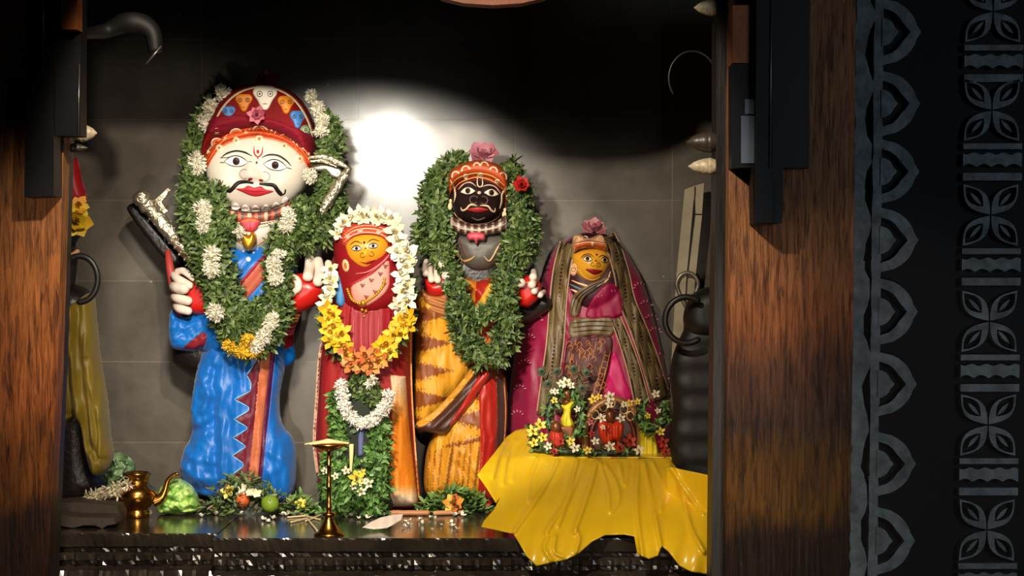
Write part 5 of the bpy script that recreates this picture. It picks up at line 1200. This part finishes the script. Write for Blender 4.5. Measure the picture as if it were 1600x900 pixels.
# heaps on the platform
def heap(label,cx,cy,w,h,n,pal,y=None,L=.034,cat='leaves',name='leaf_heap'):
    y=y if y is not None else onplat(cx,cy).y+.06; mb=MB(); s=(7+y)/2800; bx=W(cx,450,y).x
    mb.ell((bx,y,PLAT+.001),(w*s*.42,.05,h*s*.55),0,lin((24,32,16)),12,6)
    for _ in range(n):
        a=R_.gauss(0,.42); a=max(-1,min(1,a)); q=max(0,1-a*a); z=R_.random()*h*s*q; yy=y+R_.uniform(-.08,.05)*q-(1-z/(h*s+1e-6))*.02
        d=rv(); d.z=abs(d.z)*.6-.1; c0,c1=R_.choice(pal); l=L*R_.uniform(.7,1.3)
        b=Vector((bx+a*w*s*.5,yy,PLAT+.004+z))
        d.z=max(d.z,-(z)/l*.8)
        mb.leaf(b,d,Vector((0,-.5,1))+rv()*.5,l,l*.34,R_.uniform(-.1,.3),R_.uniform(.1,.4),lin(c0),lin(c1))
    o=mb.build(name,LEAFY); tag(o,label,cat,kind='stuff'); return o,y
h1,y1=heap('heap of dull green leaves at the foot of the blue dhoti',380,806,150,60,620,GREENS+[((60,50,34),(130,110,70))])
h2,y2=heap('heap of fresh green leaves between the black-faced statue and the yellow cloth',712,803,116,36,520,BRIGHT)
h3_,y3=heap('thin line of mixed leaves and buds left of the oil lamp',468,806,60,26,160,BRIGHT+[((120,110,50),(216,206,130))])
FRUIT=mk('orange_fruit',(196,84,30),rough=.4,bump=.2,bscale=90); LIME=mk('green_lime',(116,144,40),rough=.35,bump=.2,bscale=90,var=.3)
def fruit(name,label,px,py,y,r,m,cat):
    t=thing(name,W(px,py+r,y),label,cat); s=(7+y)/2800
    mb=MB(); mb.lathe([(max(.0005,r*s*math.sin(a)*(1)),-r*s*math.cos(a)*.9+(.0015 if a>3.0 else 0)) for a in np.linspace(0.02,PI-.02,18)],W(px,py,y),n=24,rot=Matrix.Rotation(-1.1,3,'X')); mb.build('fruit',m,t)
    mb=MB(); mb.ell(W(px,py-r*.35,y-r*s*.82),(.004,.004,.003)); mb.build('stem_scar',paint((90,100,40)),t)
fruit('orange_fruit','dull orange fruit in the leaves at the foot of the blue dhoti',379,782,y1-.07,11,FRUIT,'fruit')
fruit('lime','green lime resting on the leaves right of the orange fruit',422,787,y1-.10,14,LIME,'fruit')
flower_thing('orange and yellow blossom lying in the fresh leaves by the yellow cloth',709,787,y2-.08,17,((226,140,40),(214,100,40),(236,190,80)),(0,-1,.4),2,7,name='blossom')
flower_thing('yellow bud cluster in the leaves left of the oil lamp',470,787,y3-.06,10,((226,206,60),(236,220,110)),(0,-1,.4),2,5,name='blossom')
flower_thing('pale yellow blossom on top of the leaves below the blue dhoti',358,768,y1-.06,13,((226,206,110),(206,190,90)),(-.3,-1,.4),2,5,name='blossom')
for k,(x,y_) in enumerate(((382,764),(392,770),(400,772),(376,774))): 
    o=flower_thing('white jasmine blossom on the leaves under the border of the blue dhoti',x,y_,y1-.07,10,WF,(R_.uniform(-.4,.4),-1,.4),1,5,name='jasmine_blossom',group='jasmine on the leaf heap')
# white leaf plate with a curled edge
c=onplat(600,826)
t=sheet('leaf_plate',[(566,824),(580,815),(596,808),(615,804),(630,803),(627,812),(618,818),(604,825),(585,827)],lambda x,y:-.85+(826-y)/24*.12+.02*math.sin(x*.12),.004,mk('pale_paper_plate',(214,196,180),rough=.6,bump=.4,bscale=30),None,res=2.4,disp=lambda P:.008*np.sin(P[:,0]*.25)); tag(t,'crumpled pinkish white paper plate lying in front of the garlanded idol','plate')
def stick(label,a,b,r,name='wooden_stick',cat='stick',col=(180,120,76),group=None):
    A_=onplat(*a)+Vector((0,0,r)); B_=onplat(*b)+Vector((0,0,r)); mb=MB(); mb.tube([A_.lerp(B_,k/6)+Vector((0,0,R_.uniform(0,.002))) for k in range(7)],r,n=8,round_ends=True); o=mb.build(name,paint(col)); tag(o,label,cat,group)
stick('long tan stick lying along the platform at the foot of the crimson robe',(612,806),(668,806),.010)
stick('short tan stick with a pink end just left of the fresh leaves',(680,806),(722,804),.009,col=(196,140,96))
for k,(a,b,c_) in enumerate((((455,818),(480,812),0),((478,816),(502,806),0),((480,812),(496,832),0),((450,810),(476,808),0),((470,806),(500,814),0))):
    stick('pale dry twig lying just left of the oil lamp base',a,b,.0035,name='dry_twig',cat='twig',col=(206,184,140),group='dry twigs by the lamp')
# fallen petals: copies of one petal
mb=MB(); bloom(mb,(0,0,0),(0,-.3,1),.018,1,WF,n=4,wd=.6); pm=mb.build('fallen_petal',PETAL)
first=True
for px,py in ((316,808),(337,805),(365,803),(376,806),(396,802),(418,817),(411,814),(428,812),(440,806),(448,807),(405,803),(459,806),(234,806),(636,818),(640,822),(632,825),(656,814),(660,820),(672,811),(680,812),(690,822),(704,820),(707,824),(714,829),(712,807),(722,808),(676,830),(600,806),(592,802),(586,806),(580,809),(606,802),(574,812),(560,812),(548,808),(610,806),(655,802),(678,800)):
    o=pm if first else pm.copy()
    if not first: COL.objects.link(o)
    first=False
    p=onplat(px,py); o.location=p+Vector((0,0,.002)); o.rotation_euler=(R_.uniform(-.2,.2),R_.uniform(-.2,.2),R_.uniform(0,6)); k=R_.uniform(.6,1.3); o.scale=(k,k,k)
    tag(o,'small fallen white petal on the black platform top','petal','fallen petals')
